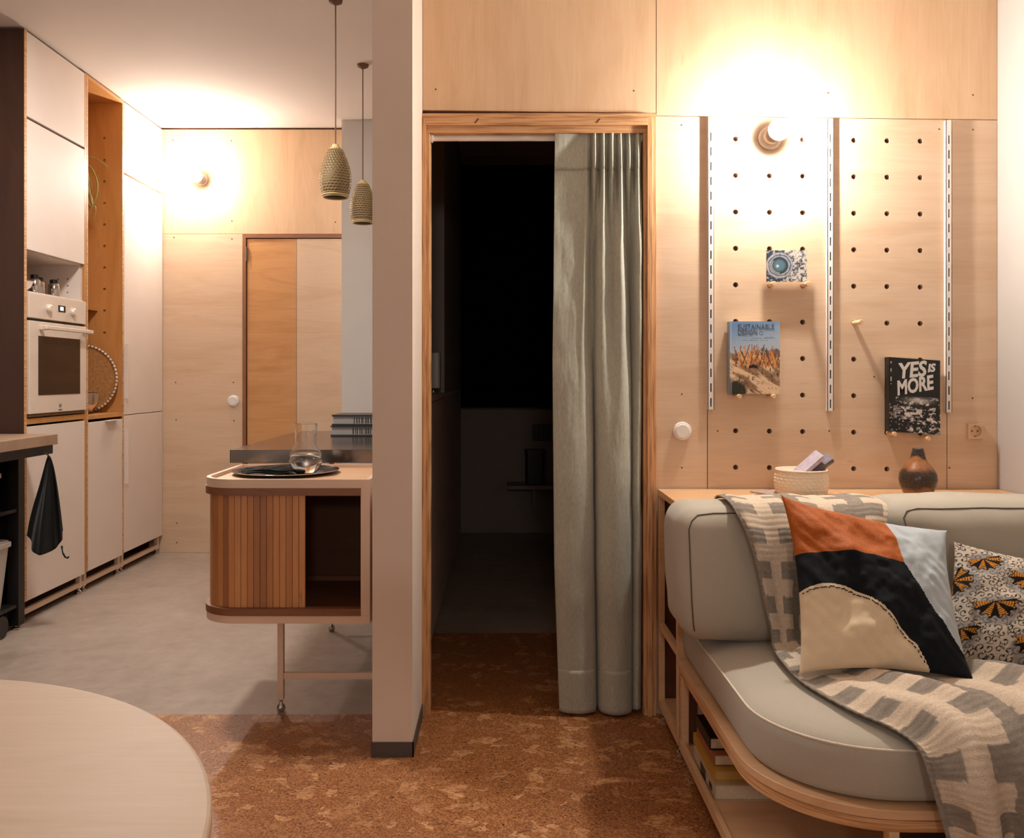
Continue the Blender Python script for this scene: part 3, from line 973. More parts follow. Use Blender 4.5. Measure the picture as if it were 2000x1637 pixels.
# ------------------------------------------------------------------ kitchen island with tambour cabinet
isl = thing('kitchen_island', 'steel topped kitchen island on a thin cream tubular frame', 'island', (-0.72, 3.6, 0))
obj('worktop', G().box(-1.03, -0.405, 3.295, 4.42, 0.822, 0.872), M['steel'], isl, bevel=0.002)
TB = 0.354
for x, y, zt in ((-0.757, 2.985, TB), (-0.768, 3.930, 0.822), (-0.425, 2.985, TB), (-0.425, 3.930, 0.822)):
    obj('leg', G().box(x - 0.0105, x + 0.0105, y - 0.0105, y + 0.0105, 0.042, zt), M['white_metal'], isl, bevel=0.002)
    obj('ball_foot', G().lathe([(0.004, 0), (0.012, 0.003), (0.0155, 0.013), (0.012, 0.024), (0.006, 0.028), (0.006, 0.042)], (x, y, 0), 16), M['chrome'], isl, smooth=True)
for y in (2.976, 3.921):
    obj('rail', G().box(-0.746, -0.436, y, y + 0.018, 0.113, 0.135), M['white_metal'], isl, bevel=0.002)
obj('rail', G().box(-0.434, -0.416, 2.9955, 3.9195, 0.113, 0.135), M['white_metal'], isl, bevel=0.002)

tcab = thing('tambour_cabinet', 'rounded cabinet with brown sliding slatted door under the water carafe', 'cabinet', (-0.70, 3.05, TB))
CXL, CXR, CYF, CYB, CR = -0.985, -0.424, 2.80, 3.285, 0.125


def plan(inset, r=None):
    r = CR - inset if r is None else r
    x0, x1, y0, y1 = CXL + inset, CXR - inset, CYF + inset, CYB - inset
    p = [(x1, y0), (x1, y1), (x0, y1)]
    for k in range(17):
        a = PI + PI / 2 * k / 16
        p.append((x0 + r + r * math.cos(a), y0 + r + r * math.sin(a)))
    return p


def ringband(g, o_, i_, z0, z1):
    n = len(o_)
    vs = [(x, y, z0) for x, y in o_] + [(x, y, z1) for x, y in o_] + [(x, y, z1) for x, y in i_] + [(x, y, z0) for x, y in i_]
    fs = []
    for j in range(n):
        k = (j + 1) % n
        for q in range(4):
            a_, b_ = q * n, ((q + 1) % 4) * n
            fs.append((a_ + j, a_ + k, b_ + k, b_ + j))
    g.add(vs, fs)


g = G()
ringband(g, plan(0), plan(0.014), 0.790, 0.818)
smooth_angle(obj('rim', g, M['white_metal'], tcab), 30)
obj('top_board', G().prism(plan(0.014), 0.784, 0.806), M['ply_furn'], tcab)
smooth_angle(obj('bottom_board', G().prism(plan(0), TB, 0.379), M['white_metal'], tcab), 30)
obj('side_panel', G().box(CXR - 0.030, CXR, CYF, CYB, 0.379, 0.790), M['white_metal'], tcab, bevel=0.001)
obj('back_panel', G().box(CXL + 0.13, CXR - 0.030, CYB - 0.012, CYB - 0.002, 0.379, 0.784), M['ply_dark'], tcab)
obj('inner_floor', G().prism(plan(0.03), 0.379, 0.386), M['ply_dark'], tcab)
for z0, z1 in ((0.766, 0.790), (0.379, 0.402)):
    g = G()
    o_ = [p if p[0] < CXR - 0.05 else (CXR - 0.030, p[1]) for p in plan(-0.003)]
    i_ = [p if p[0] < CXR - 0.07 else (CXR - 0.030, p[1]) for p in plan(0.028)]
    ringband(g, o_, i_, z0, z1)
    smooth_angle(obj('track', g, M['track'], tcab), 30)
# slats along the track, from the open edge round the corner to the back
path = []
ins = 0.010
xs = -0.635
x0c, y0c, r = CXL + ins, CYF + ins, CR - ins
L1 = xs - (x0c + r)
L2 = PI / 2 * r
sw = 0.0208
L3 = CYB - 0.02 - (y0c + r)
s = sw / 2
k = 0
while s < L1 + L2 + L3:
    if s < L1:
        c, nrm = Vector((xs - s, y0c)), Vector((0, -1))
    elif s < L1 + L2:
        a = -PI / 2 - (s - L1) / r
        c, nrm = Vector((x0c + r + r * math.cos(a), y0c + r + r * math.sin(a))), Vector((math.cos(a), math.sin(a)))
    else:
        c, nrm = Vector((x0c, y0c + r + (s - L1 - L2))), Vector((-1, 0))
    t = Vector((-nrm.y, nrm.x))
    h = sw / 2 - 0.0006
    prof = [(-h, 0.0), (-h, 0.0064), (-h + 0.0009, 0.0072), (h - 0.0009, 0.0072), (h, 0.0064), (h, 0.0)]
    poly = [c + t * u + nrm * (v - 0.0085) for u, v in prof]
    obj('slat', G().prism([(p.x, p.y) for p in poly], 0.403, 0.765), M[random.choice(['slat_a', 'slat_a', 'slat_b', 'slat_b', 'slat_c'])] if k > 5 else M[['slat_a', 'slat_a', 'slat_b', 'slat_a', 'slat_a', 'slat_b'][k]], tcab)
    s += sw
    k += 1

# tray, napkin and carafe on top
TZ = 0.806
tr_ = thing('serving_tray', 'round dark steel tray on top of the slatted cabinet', 'tray', (-0.765, 3.085, TZ))
obj('plate', G().lathe([(0.001, 0.0), (0.150, 0.0), (0.166, 0.006), (0.184, 0.012), (0.1845, 0.0135), (0.166, 0.009), (0.148, 0.0025), (0.001, 0.0025)], (-0.765, 3.088, TZ), 64), M['steel_dark'], tr_, smooth=True)
obj('rim', G().tube([(-0.765 + 0.1845 * math.cos(2 * PI * k / 64), 3.088 + 0.1845 * math.sin(2 * PI * k / 64), TZ + 0.0127) for k in range(65)], 0.0016, 6, False), M['chrome'], tr_, smooth=True)
A = np.zeros((26, 22, 3))
for i in range(26):
    for j in range(22):
        u, v = i / 25 - 0.5, j / 21 - 0.5
        wv = 0.004 * math.sin(9 * u + 5 * v) + 0.003 * math.sin(21 * v + 6 * u)
        cA, sA = math.cos(0.35), math.sin(0.35)
        x, y = 0.20 * u, 0.085 * v + 0.012 * math.sin(7 * u)
        A[i, j] = (-0.80 + cA * x - sA * y, 3.035 + sA * x + cA * y, TZ + 0.0165 + wv + 0.004 * (1 - abs(2 * v)))
nk = thing('folded_napkin', 'black crumpled napkin lying on the round tray', 'napkin', (-0.80, 3.035, TZ + 0.003))
for dz in (0, 0.005):
    n_ = obj('layer', G().grid(A + np.array([0.006 * (dz > 0), 0.01 * (dz > 0), dz - 0.004])), M['napkin'], nk, smooth=True)
    n_.modifiers.new('solid', 'SOLIDIFY').thickness = 0.002

cf = thing('carafe', 'clear glass carafe half full of water on the round tray', 'carafe', (-0.687, 3.05, TZ + 0.003))
cc = (-0.687, 3.05, TZ + 0.0035)
outer = [(0.001, 0), (0.030, 0), (0.037, 0.004), (0.050, 0.022), (0.0575, 0.045), (0.054, 0.070), (0.043, 0.090), (0.0365, 0.102), (0.0355, 0.115), (0.0375, 0.145), (0.0402, 0.1715), (0.0404, 0.1738), (0.0405, 0.175)]
inner = [(rr_ - 0.0018, z if i_ > 2 else z + 0.003) for i_, (rr_, z) in enumerate(outer)][::-1]
inner[-1] = (0.001, 0.003)
obj('glass', G().lathe(outer + inner, cc, 48), M['glass'], cf, smooth=True)
wp = [(0.001, 0.0032), (0.0345, 0.0065), (0.0478, 0.023), (0.0550, 0.045), (0.0521, 0.069), (0.0512, 0.0705), (0.001, 0.0705)]
obj('water', G().lathe(wp, cc, 48), M['water'], cf, smooth=True)

# two storage books with bar pattern on the worktop
for k in range(2):
    z0 = 0.872 + 0.050 * k
    bk = thing('thick_book', ['lower of two thick grey books lying on the steel worktop', 'upper of two thick grey books lying on the steel worktop'][k], 'book', (-0.68, 4.15, z0), 'grey books on the island')
    xl = -0.785 + 0.006 * k
    obj('cover', G().box(xl - 0.006, -0.50, 4.02, 4.26, z0 + 0.0005, z0 + 0.008).box(xl - 0.006, -0.50, 4.02, 4.26, z0 + 0.042, z0 + 0.0495), M['black_plastic'], bk)
    obj('pages', G().box(xl, -0.502, 4.025, 4.255, z0 + 0.008, z0 + 0.042), plain('grey_boards', '#9c9794', 0.6), bk)
    g = G()
    x = xl + 0.095
    while x < -0.51:
        w = random.choice((0.002, 0.004, 0.006))
        g.box(x, x + w, 4.0242, 4.026, z0 + 0.011, z0 + 0.038)
        x += w + random.choice((0.003, 0.004, 0.007))
    obj('bar_marks', g, M['ink_dark'], bk)

# ------------------------------------------------------------------ pendants over the island


def pendant(label, X, Y, zt, zb, R):
    t = thing('pendant_lamp', label, 'lamp', (X, Y, zt), 'honeycomb pendants over the island')
    obj('cord', G().tube([(X, Y, zt), (X, Y, CEIL - 0.022)], 0.0032, 6), M['cord'], t)
    obj('ceiling_rose', G().lathe([(0.03, 0), (0.03, 0.012), (0.008, 0.022)][::-1] and [(0.008, 0), (0.028, 0.010), (0.030, 0.022)], (X, Y, CEIL - 0.022), 24), M['cord'], t)
    H = zt - zb
    prof = lambda q: R * (0.33 + 0.67 * math.sin(PI / 2 * min(1, q / 0.66)) ** 1.15 if q < 0.66 else 1.0 - 0.28 * ((q - 0.66) / 0.34) ** 1.8)
    obj('cap', G().lathe([(0.004, 0.0), (R * 0.20, -0.002), (R * 0.24, -H * 0.05), (R * 0.34, -H * 0.07), (R * 0.40, -H * 0.12), (R * 0.36, -H * 0.14)], (X, Y, zt), 28), M['pendant'], t, smooth=True)
    # honeycomb shell
    n, rows = 26, 17
    bm = bmesh.new()
    q0, q1 = 0.10, 0.955
    du = 2 * PI / n
    rowh = (q1 - q0) / rows
    cache = {}

    def vert(ua, q):
        key = (round((ua % (2 * PI)) / du * 4) % (4 * n), round(q * 1e4))
        if key not in cache:
            rad = prof(q)
            cache[key] = bm.verts.new((X + rad * math.cos(ua) - t.location.x, Y + rad * math.sin(ua) - t.location.y, -q * H))
        return cache[key]
    for r_ in range(rows):
        for k in range(n):
            ua = (k + 0.5 * (r_ % 2)) * du
            qc = q0 + (r_ + 0.5) * rowh
            hs, hl = rowh * 0.333, rowh * 0.667
            try:
                bm.faces.new([vert(ua - du / 2, qc - hs), vert(ua, qc - hl), vert(ua + du / 2, qc - hs), vert(ua + du / 2, qc + hs), vert(ua, qc + hl), vert(ua - du / 2, qc + hs)])
            except ValueError:
                pass
    r = bmesh.ops.inset_individual(bm, faces=bm.faces[:], thickness=0.0024, depth=0)
    inner_ = [f for f in bm.faces if len(f.verts) == 6]
    bmesh.ops.delete(bm, geom=inner_, context='FACES')
    bmesh.ops.recalc_face_normals(bm, faces=bm.faces)
    me = bpy.data.meshes.new('honeycomb_shade')
    bm.to_mesh(me)
    bm.free()
    me.materials.append(M['pendant'])
    o = bpy.data.objects.new('honeycomb_shade', me)
    COL.objects.link(o)
    o.parent = t
    ORG[o.name] = Vector(t.location)
    o.modifiers.new('solid', 'SOLIDIFY').thickness = 0.005
    # plain inner liner and rims
    pr = [(prof(q) - 0.008, -q * H) for q in np.linspace(0.08, 0.99, 18)]
    lo = obj('liner', G().lathe(pr, (X, Y, zt), 36, 'z', True, False), M['pendant_in'], t, smooth=True)
    lo.modifiers.new('solid', 'SOLIDIFY').thickness = 0.002
    g = G()
    for q, rr2 in ((0.955, 0.004), (0.985, 0.003)):
        rad = prof(q)
        g.tube([(X + rad * math.cos(2 * PI * k / 48), Y + rad * math.sin(2 * PI * k / 48), zt - q * H) for k in range(49)], rr2, 6, False)
    obj('rim', g, M['pendant'], t, smooth=True)


pendant('nearer honeycomb pendant lamp hanging in front of the plywood door', -0.716, 3.75, 2.150, 1.918, 0.0685)
pendant('further honeycomb pendant lamp half hidden behind the partition edge', -0.723, 4.53, 2.172, 1.944, 0.0685)


# ------------------------------------------------------------------ wall lamps, switches, socket
def sconce(label, X, Yw, Z, bulb_m):
    t = thing('wall_lamp', label, 'lamp', (X, Yw, Z))
    obj('backplate', G().lathe([(0.040, 0.0), (0.040, 0.010), (0.036, 0.016), (0.028, 0.019)], (X, Yw, Z), 36, 'y'), M['porcelain'], t, smooth=True)
    obj('holder', G().lathe([(0.028, 0.018), (0.027, 0.034), (0.024, 0.040)], (X, Yw, Z), 32, 'y'), M['porcelain'], t, smooth=True)
    c = 0.100
    pr = [(0.0155, 0.036), (0.018, 0.064)] + [(0.034 * math.cos(a), c + 0.034 * math.sin(a)) for a in np.linspace(-0.95, 0.0, 5)]
    b_ = obj('bulb', G().lathe(pr, (X, Yw, Z), 24, 'y', True, False), M['porcelain'], t, smooth=True)
    pr = [(0.034 * math.cos(a), c + 0.034 * math.sin(a)) for a in np.linspace(0.0, PI / 2 - 0.02, 6)]
    obj('glowing_dome', G().lathe(pr, (X, Yw, Z), 20, 'y', False, True), bulb_m, b_, smooth=True)


sconce('glowing bare bulb wall lamp on the drilled plywood wall', 0.911, FY, P(1503, 270, WY)[2], M['bulb_living'])
sconce('glowing bare bulb wall lamp on the kitchen end wall', P(395, 352, KY)[0], KY, P(395, 352, KY)[2], M['bulb_kitchen'])


def dial(label, c, r):
    t = thing('light_switch', label, 'switch', c)
    obj('ring', G().lathe([(r, 0), (r, 0.006), (r * 0.94, 0.010), (r * 0.80, 0.011)], c, 40, 'y'), M['white_plastic'], t, smooth=False)
    obj('button', G().lathe([(r * 0.76, 0.009), (r * 0.76, 0.013), (r * 0.70, 0.0155)], c, 40, 'y'), M['white_plastic'], t)


dial('round white switch on the plywood beside the curtained doorway', P(1332, 842, FY), 0.031)
dial('round white switch on plywood beside the kitchen door', P(456, 783, KY), 0.037)

so = thing('wall_socket', 'square beige power socket on the plywood near the white wall', 'socket', P(1903, 842, FY))
c = P(1903, 842, FY)
g = G()
sq = lambda s, d: [(c.x - s, FY - d, c.z - s), (c.x + s, FY - d, c.z - s), (c.x + s, FY - d, c.z + s), (c.x - s, FY - d, c.z + s)]
n = 24
k = n // 4
s_ = 0.0258
per = [(-s_ + 2 * s_ * t / k, -s_) for t in range(k)] + [(s_, -s_ + 2 * s_ * t / k) for t in range(k)] + [(s_ - 2 * s_ * t / k, s_) for t in range(k)] + [(-s_, s_ - 2 * s_ * t / k) for t in range(k)]
cir = [(0.0195 * math.cos(-0.75 * PI + 2 * PI * t / n), 0.0195 * math.sin(-0.75 * PI + 2 * PI * t / n)) for t in range(n)]
at = lambda pts, d: [(c.x + u, FY - d, c.z + v) for u, v in pts]
g.rings([at(per, 0), at(per, 0.010), at(cir, 0.011), at(cir, 0.002)], False, True)
obj('plate', g, plain('socket_plastic', '#d8b48f', 0.4, var=0.02), so)
g = G()
for dx in (-0.0095, 0.0095):
    g.lathe([(0.0028, 0.0021), (0.0028, 0.0026)], (c.x + dx, FY, c.z), 10, 'y')
obj('pin_hole', g, M['ink_dark'], so)
obj('earth_clip', G().box(c.x - 0.003, c.x + 0.003, FY - 0.007, FY - 0.0015, c.z + 0.0155, c.z + 0.0195).box(c.x - 0.003, c.x + 0.003, FY - 0.007, FY - 0.0015, c.z - 0.0195, c.z - 0.0155), M['steel'], so)

# ------------------------------------------------------------------ slotted shelf rails
for px, lb in ((1387, 'white slotted shelf rail beside the round switch'), (1619.5, 'white slotted shelf rail right of the glowing wall lamp'), (1850, 'white slotted shelf rail next to the plain plywood strip by the white wall')):
    x = P(px, 500, WY)[0]
    zt, zb = 2.026 + T(x), 2.026 + T(x) - 0.990
    t = thing('shelf_rail', lb, 'rail', (x, FY, zb), 'slotted rails on the plywood wall')
    hw, d, sh = 0.0102, 0.014, 0.0022
    g = G().box(x - hw, x - sh, FY - d, FY - d + 0.002, zb, zt).box(x + sh, x + hw, FY - d, FY - d + 0.002, zb, zt)
    z, prev = zb + 0.010, zb
    while z < zt - 0.03:
        g.box(x - sh, x + sh, FY - d, FY - d + 0.002, prev, z)
        prev = z + 0.029
        z += 0.050
    g.box(x - sh, x + sh, FY - d, FY - d + 0.002, prev, zt)
    g.box(x - hw, x - hw + 0.0018, FY - d, FY, zb, zt).box(x + hw - 0.0018, x + hw, FY - d, FY, zb, zt)
    obj('channel', g, M['rail_white'], t)
    obj('slot_shade', G().box(x - hw + 0.002, x + hw - 0.002, FY - 0.006, FY - 0.0005, zb + 0.002, zt - 0.002), M['gap_shade'], t)  # dark strip added as the shade behind the slots

# ------------------------------------------------------------------ pegs, postcard, books on the drilled wall


def peg(px, py, length, label, hole=None):
    c = P(px, py, FY)
    t = obj('wooden_peg', G().lathe([(0.0078, -0.004), (0.0078, length - 0.002), (0.0066, length)], (c.x, FY, c.z), 16, 'y'), M['dowel'])
    smooth_angle(t)
    tag(t, label, 'peg', 'wooden pegs in the plywood wall')
    return c


LP = 0.052
peg(1503, 557, LP, 'wooden peg under the left corner of the small blue picture')
peg(1568, 557, LP, 'wooden peg under the right corner of the small blue picture')
peg(1437, 774, 0.050, 'wooden peg under the spine side of the sandy landscape book')
peg(1503, 774, 0.050, 'wooden peg under the outer edge of the sandy landscape book')
peg(1668, 631, 0.062, 'bare wooden peg holding nothing between the two books')
peg(1735, 846, 0.050, 'wooden peg under the spine side of the black lettered book')
peg(1800, 855, 0.050, 'wooden peg under the outer edge of the black lettered book')


def card(name, x0, x1, z0, z1, y0, nx, nz, fn, tilt, parent, lean=0.0):
    """Printed front face: a fine grid, colour per vertex. tilt shears z along x, lean tips the top back."""
    A = np.zeros((nx, nz, 3))
    u, v = np.meshgrid(np.linspace(0, 1, nx), np.linspace(0, 1, nz), indexing='ij')
    A[..., 0] = x0 + (x1 - x0) * u
    A[..., 1] = y0 + lean * v
    A[..., 2] = z0 + (z1 - z0) * v + tilt * u
    cols = fn(u, v).reshape(-1, 3)
    o = obj(name, G().grid(A), M['print_paper'], parent, cols=cols)
    return o


def hexmix(a, b, t):
    return np.array(lin(a)) * (1 - t[..., None]) + np.array(lin(b)) * t[..., None]


def eye_print(u, v):
    x, y = u * 1.3, v
    cx, cy = 0.42, 0.52
    d = np.hypot((x - cx) * 1.0, (y - cy) * 1.05)
    n = fbm(x * 16, y * 16, 3, 3)
    n2 = fbm(x * 40, y * 40, 8, 2)
    c = hexmix('#2f3a4c', '#c9c0b4', smoothstep(0.36, 0.56, 0.6 * n + 0.4 * n2 + 0.12 * (x - 0.6)))
    ringm = smoothstep(0.46, 0.40, d)[..., None]
    c = c * (1 - ringm) + hexmix('#55627a', '#a7a39d', smoothstep(0.3, 0.7, 0.5 + 0.5 * np.sin(d * 62 + n * 5))) * ringm
    lens = smoothstep(0.30, 0.27, d)[..., None]
    c = c * (1 - lens) + hexmix('#56707a', '#1d2c38', smoothstep(0.12, 0.28, d)) * lens
    hl = np.exp(-((x - 0.36) ** 2 + (y - 0.50) ** 2) / 0.0012)[..., None]
    c = c * (1 - hl) + np.array(lin('#dfe6e6')) * hl
    arc = (np.exp(-((d - 0.25) / 0.018) ** 2) * (x < cx) * (y < cy + 0.15))[..., None] * 0.7
    return c * (1 - arc) + np.array(lin('#b9b6b0')) * arc


p0, p1 = P(1497, 553, 2.93), P(1576, 497, 2.93)
pc = thing('postcard', 'small blue grey picture of a round eye shape resting on two pegs', 'picture', ((p0.x + p1.x) / 2, 2.93, p0.z))
zp = P(1503, 557, FY).z + 0.0080
obj('card', G().box(p0.x, p1.x, 2.9315, 2.9345, zp, zp + 0.106), M['paper'], pc)
card('print', p0.x, p1.x, zp, zp + 0.106, 2.931, 110, 84, eye_print, 0, pc)


def landscape(u, v):
    x, y = u, v * 1.45
    n = fbm(x * 14, y * 14, 1, 4)
    sky = hexmix('#a9b9c8', '#6f93be', smoothstep(0.80, 1.45, y - 0.25 * x + 0.1 * n))
    ground = hexmix('#8d6c50', '#e3c39f', smoothstep(0.36, 0.60, fbm(x * 7 + y * 5, (y * 9 + x * 4), 21, 4)))
    dark = smoothstep(0.56, 0.66, fbm(x * 26 + 9, y * 30 + x * 16, 31, 3))[..., None]
    ground = ground * (1 - dark) + np.array(lin('#4a3527')) * dark
    hz = 0.80 + 0.02 * vnoise(x * 9, y * 0, 4)
    c = np.where((y < hz)[..., None], ground, sky)
    # distant trees
    hill = ((y < 0.86 + 0.05 * vnoise(x * 18, 0 * y, 14)) & (y > 0.74) & (x > 0.72))[..., None]
    c = np.where(hill, np.array(lin('#56616c')), c)
    # bundles of leaning sticks
    r = np.random.default_rng(9)
    for k in range(95):
        bx, by = r.uniform(0.12, 0.95), r.uniform(0.50, 0.62)
        ln, sl = r.uniform(0.22, 0.42) * (1 - 0.3 * abs(bx - 0.5)), r.uniform(-0.5, 0.5)
        t = (y - by)
        on = (t > 0) & (t < ln) & (np.abs(x - bx - sl * t) < 0.008)
        c = np.where(on[..., None], np.array(lin(['#b06a33', '#cf8a4a', '#8a4d22', '#5f3a20', '#dfa666'][k % 5])), c)
    bush = smoothstep(0.30, 0.16, np.hypot(x - 0.08, (y - 0.08) * 0.9) + 0.25 * (n - 0.45))[..., None]
    c = c * (1 - bush) + np.array(lin('#2d2a20')) * bush
    hole = ((np.abs(x - 0.47) < 0.085) & (np.abs(y - 0.535 - 0.02 * np.cos((x - 0.47) * 20)) < 0.03))[..., None]
    c = np.where(hole, np.array(lin('#241a15')), c)
    # lines of small print
    for yy, a0, a1 in ((1.195, 0.17, 0.42), (1.165, 0.17, 0.32), (1.115, 0.40, 0.90), (1.135, 0.70, 0.88), (1.075, 0.17, 0.76)):
        on = (np.abs(y - yy) < 0.005) & (x > a0) & (x < a1) & (vnoise(x * 90, y * 0 + yy * 50, 6) > 0.4)
        c = np.where(on[..., None], np.array(lin('#39485a')), c)
    ring_ = (np.abs(np.hypot(x - 0.63, y - 1.215) - 0.035) < 0.007)[..., None]
    c = np.where(ring_, np.array(lin('#5c6b7c')), c)
    spine = (x < 0.045)[..., None]
    return np.where(spine, c * 0.8 + 0.12, c)


q0, q1 = P(1425, 768, 2.925), P(1523, 628, 2.925)
zb = P(1437, 774, FY).z + 0.0080
bh = q1.z - zb
b1 = thing('landscape_book', 'large book with blue sky and sandy landscape cover on two pegs', 'book', ((q0.x + q1.x) / 2, 2.93, zb))
obj('cover', G().box(q0.x, q1.x, 2.9245, 2.9265, zb, zb + bh).box(q0.x, q1.x, 2.954, 2.956, zb, zb + bh).box(q0.x, q0.x + 0.002, 2.9245, 2.956, zb, zb + bh), plain('blue_grey_board', '#8d9aa8', 0.4), b1)
obj('pages', G().box(q0.x + 0.002, q1.x - 0.002, 2.9265, 2.954, zb + 0.002, zb + bh - 0.002), M['paper'], b1)
card('cover_print', q0.x, q1.x, zb, zb + bh, 2.924, 120, 170, landscape, 0, b1)
bw_ = q1.x - q0.x
text('title', 'SUSTAINABLE', M['ink_grey'], b1, (q0.x + bw_ * 0.16, 2.9236, zb + bh * 0.895), 0.025, bw_ * 0.72, 0, 0.0)
text('title', 'DESIGN', M['ink_grey'], b1, (q0.x + bw_ * 0.16, 2.9236, zb + bh * 0.82), 0.025, bw_ * 0.38, 0, 0.0)


def blackcover(u, v):
    x, y = u, v * 1.5
    n = fbm(x * 16, y * 20, 2, 4)
    k = np.array(lin('#0f0e0e'))
    w = np.array(lin('#cfc8c2'))
    m1 = smoothstep(0.50, 0.60, n) * smoothstep(0.55, 0.40, np.hypot((x - 0.72) * 0.8, (y - 0.36) * 1.3)) * 1.2
    m2 = smoothstep(0.60, 0.66, fbm(x * 30 + 3, y * 40, 12, 3)) * (y < 0.72) * 0.8
    m3 = np.exp(-(((x - 0.58) / 0.2) ** 2 + ((y - 0.66) / 0.05) ** 2)) * 0.8
    m = np.clip(np.maximum(np.maximum(m1, m2), m3), 0, 1)
    for yy, a0, a1 in ((0.52, 0.08, 0.45), (0.48, 0.08, 0.72), (0.44, 0.08, 0.30), (0.33, 0.12, 0.6)):
        on = (np.abs(y - yy) < 0.010) & (x > a0) & (x < a1) & (vnoise(x * 70, y * 0 + yy * 90, 6) > 0.35)
        m = np.where(on, 0.85, m)
    for px_, a0, a1 in ((0.03, 0.95, 1.42),):
        on = (np.abs(x - px_) < 0.012) & (y > a0) & (y < a1) & (vnoise(y * 60, x * 0, 16) > 0.45)
        m = np.where(on, 0.7, m)
    m = np.where(y > 0.74, np.where((x < 0.1), m, m * 0.0), m)
    return k * (1 - m[..., None]) + w * m[..., None]


r0, r1 = P(1737, 845, 2.92), P(1836, 702, 2.92)
zb = P(1735, 846, FY).z + 0.0080
tl = -0.012
bh = 0.250
b2 = thing('black_book', 'thick black book with bold silver lettering on two pegs', 'book', ((r0.x + r1.x) / 2, 2.93, zb))


def slab(g, x0, x1, y0, y1, z0, z1, t):
    vs = [(x0, y, z) for y in (y0, y1) for z in (z0, z1)] + [(x1, y, z + t) for y in (y0, y1) for z in (z0, z1)]
    g.add(vs, [(0, 1, 3, 2), (4, 6, 7, 5), (0, 4, 5, 1), (2, 3, 7, 6), (1, 5, 7, 3), (0, 2, 6, 4)])
    return g


g = slab(G(), r0.x, r1.x, 2.9195, 2.9215, zb, zb + bh, tl)
slab(g, r0.x, r1.x, 2.953, 2.955, zb, zb + bh, tl)
slab(g, r0.x, r0.x + 0.002, 2.9195, 2.955, zb, zb + bh, 0)
obj('cover', g, M['black_plastic'], b2)
obj('pages', slab(G(), r0.x + 0.002, r1.x - 0.002, 2.9215, 2.953, zb + 0.002, zb + bh - 0.002, tl), M['paper'], b2)
card('cover_print', r0.x, r1.x, zb, zb + bh, 2.919, 130, 190, blackcover, tl, b2)
bw_ = r1.x - r0.x
text('title', 'YES', M['ink_white'], b2, (r0.x + bw_ * 0.17, 2.9186, zb + bh * 0.715), 0.070, bw_ * 0.56, 0.22, 0.0022, -0.10)
text('title', 'IS', M['ink_white'], b2, (r0.x + bw_ * 0.75, 2.9186, zb + bh * 0.80), 0.036, bw_ * 0.17, 0.25, 0.0015, -0.10)
text('title', 'MORE', M['ink_white'], b2, (r0.x + bw_ * 0.15, 2.9186, zb + bh * 0.49), 0.066, bw_ * 0.76, 0.22, 0.0022, -0.17)

# ------------------------------------------------------------------ shelf unit behind the sofa
UX, UY0, UY1, UT = 0.530, 2.625, 2.955, 0.767
un = thing('low_shelf_unit', 'low pale plywood shelf unit along the wall behind the sofa', 'shelf', (1.1, 2.79, 0))
obj('top_board', G().box(UX, 1.118, UY0, UY1, UT - 0.02, UT), M['ply_shelf'], un, bevel=0.001)
obj('top_board', G().box(1.120, RX - 0.003, UY0, UY1, UT - 0.02, UT - 0.0005), M['ply_shelf'], un, bevel=0.001)
for y in (UY0, UY1 - 0.022):
    obj('post', G().box(UX, UX + 0.020, y, y + 0.022, 0.062, UT - 0.02), M['ply_furn'], un, bevel=0.001)
obj('side_rail', G().box(UX, UX + 0.020, UY0, UY1, 0.036, 0.062), M['ply_furn'], un, bevel=0.001)
obj('side_rail', G().box(UX, UX + 0.020, UY0 + 0.022, UY1 - 0.022, 0.300, 0.318), M['ply_furn'], un, bevel=0.001)
obj('front_panel', G().box(UX + 0.02, RX - 0.003, UY0, UY0 + 0.015, 0.05, UT - 0.02), M['ply_furn'], un)
obj('back_panel', G().box(UX + 0.02, RX - 0.003, UY1 - 0.008, UY1, 0.05, UT - 0.02), M['ply_dark'], un)
obj('bottom_board', G().box(UX + 0.02, RX - 0.003, UY0 + 0.015, UY1 - 0.008, 0.044, 0.060), M['ply_furn'], un)
for y in (UY0 + 0.03, UY1 - 0.03):
    obj('foot', G().lathe([(0.016, 0), (0.016, 0.008), (0.007, 0.012), (0.007, 0.036)], (UX + 0.014, y, 0), 12), M['chrome'], un)
rb = thing('red_binder', 'dark red binder standing in the end of the low shelf unit', 'binder', (0.60, 2.79, 0.060))
obj('cover', G().box(0.575, 0.83, 2.700, 2.704, 0.060, 0.285).box(0.575, 0.83, 2.776, 2.780, 0.060, 0.285).box(0.575, 0.579, 2.704, 2.776, 0.060, 0.285), M['red_book'], rb)
obj('pages', G().box(0.58, 0.82, 2.706, 2.774, 0.064, 0.275), M['paper'], rb)

# basket, papers, booklet, vase on the shelf
bk = thing('crochet_basket', 'round cream crochet basket on the shelf behind the sofa', 'basket', (0.965, 2.80, UT))
bc = Vector((P(1565, 940, 2.80).x, 2.80, UT + 0.0065))
nA, nZ = 168, 57
A = np.zeros((nA + 1, nZ, 3))
for i in range(nA + 1):
    a = 2 * PI * i / nA
    for j in range(nZ):
        q = j / (nZ - 1)
        r_ = 0.072 + 0.0085 * math.sin(PI * (0.1 + 0.8 * q)) + 0.002 - 0.004 * max(0, q - 0.8) * 5 * 0.2
        row = q * 7
        r_ += 0.0026 * abs(math.sin(PI * row)) * (0.55 + 0.45 * math.cos(28 * a + (2.2 if int(row) % 2 else 0) + 2.5 * (row % 1)))
        A[i, j] = (bc.x + r_ * math.cos(a), bc.y + r_ * math.sin(a), bc.z + 0.075 * q)
obj('wall', G().grid(A), M['knit'], bk, smooth=True)
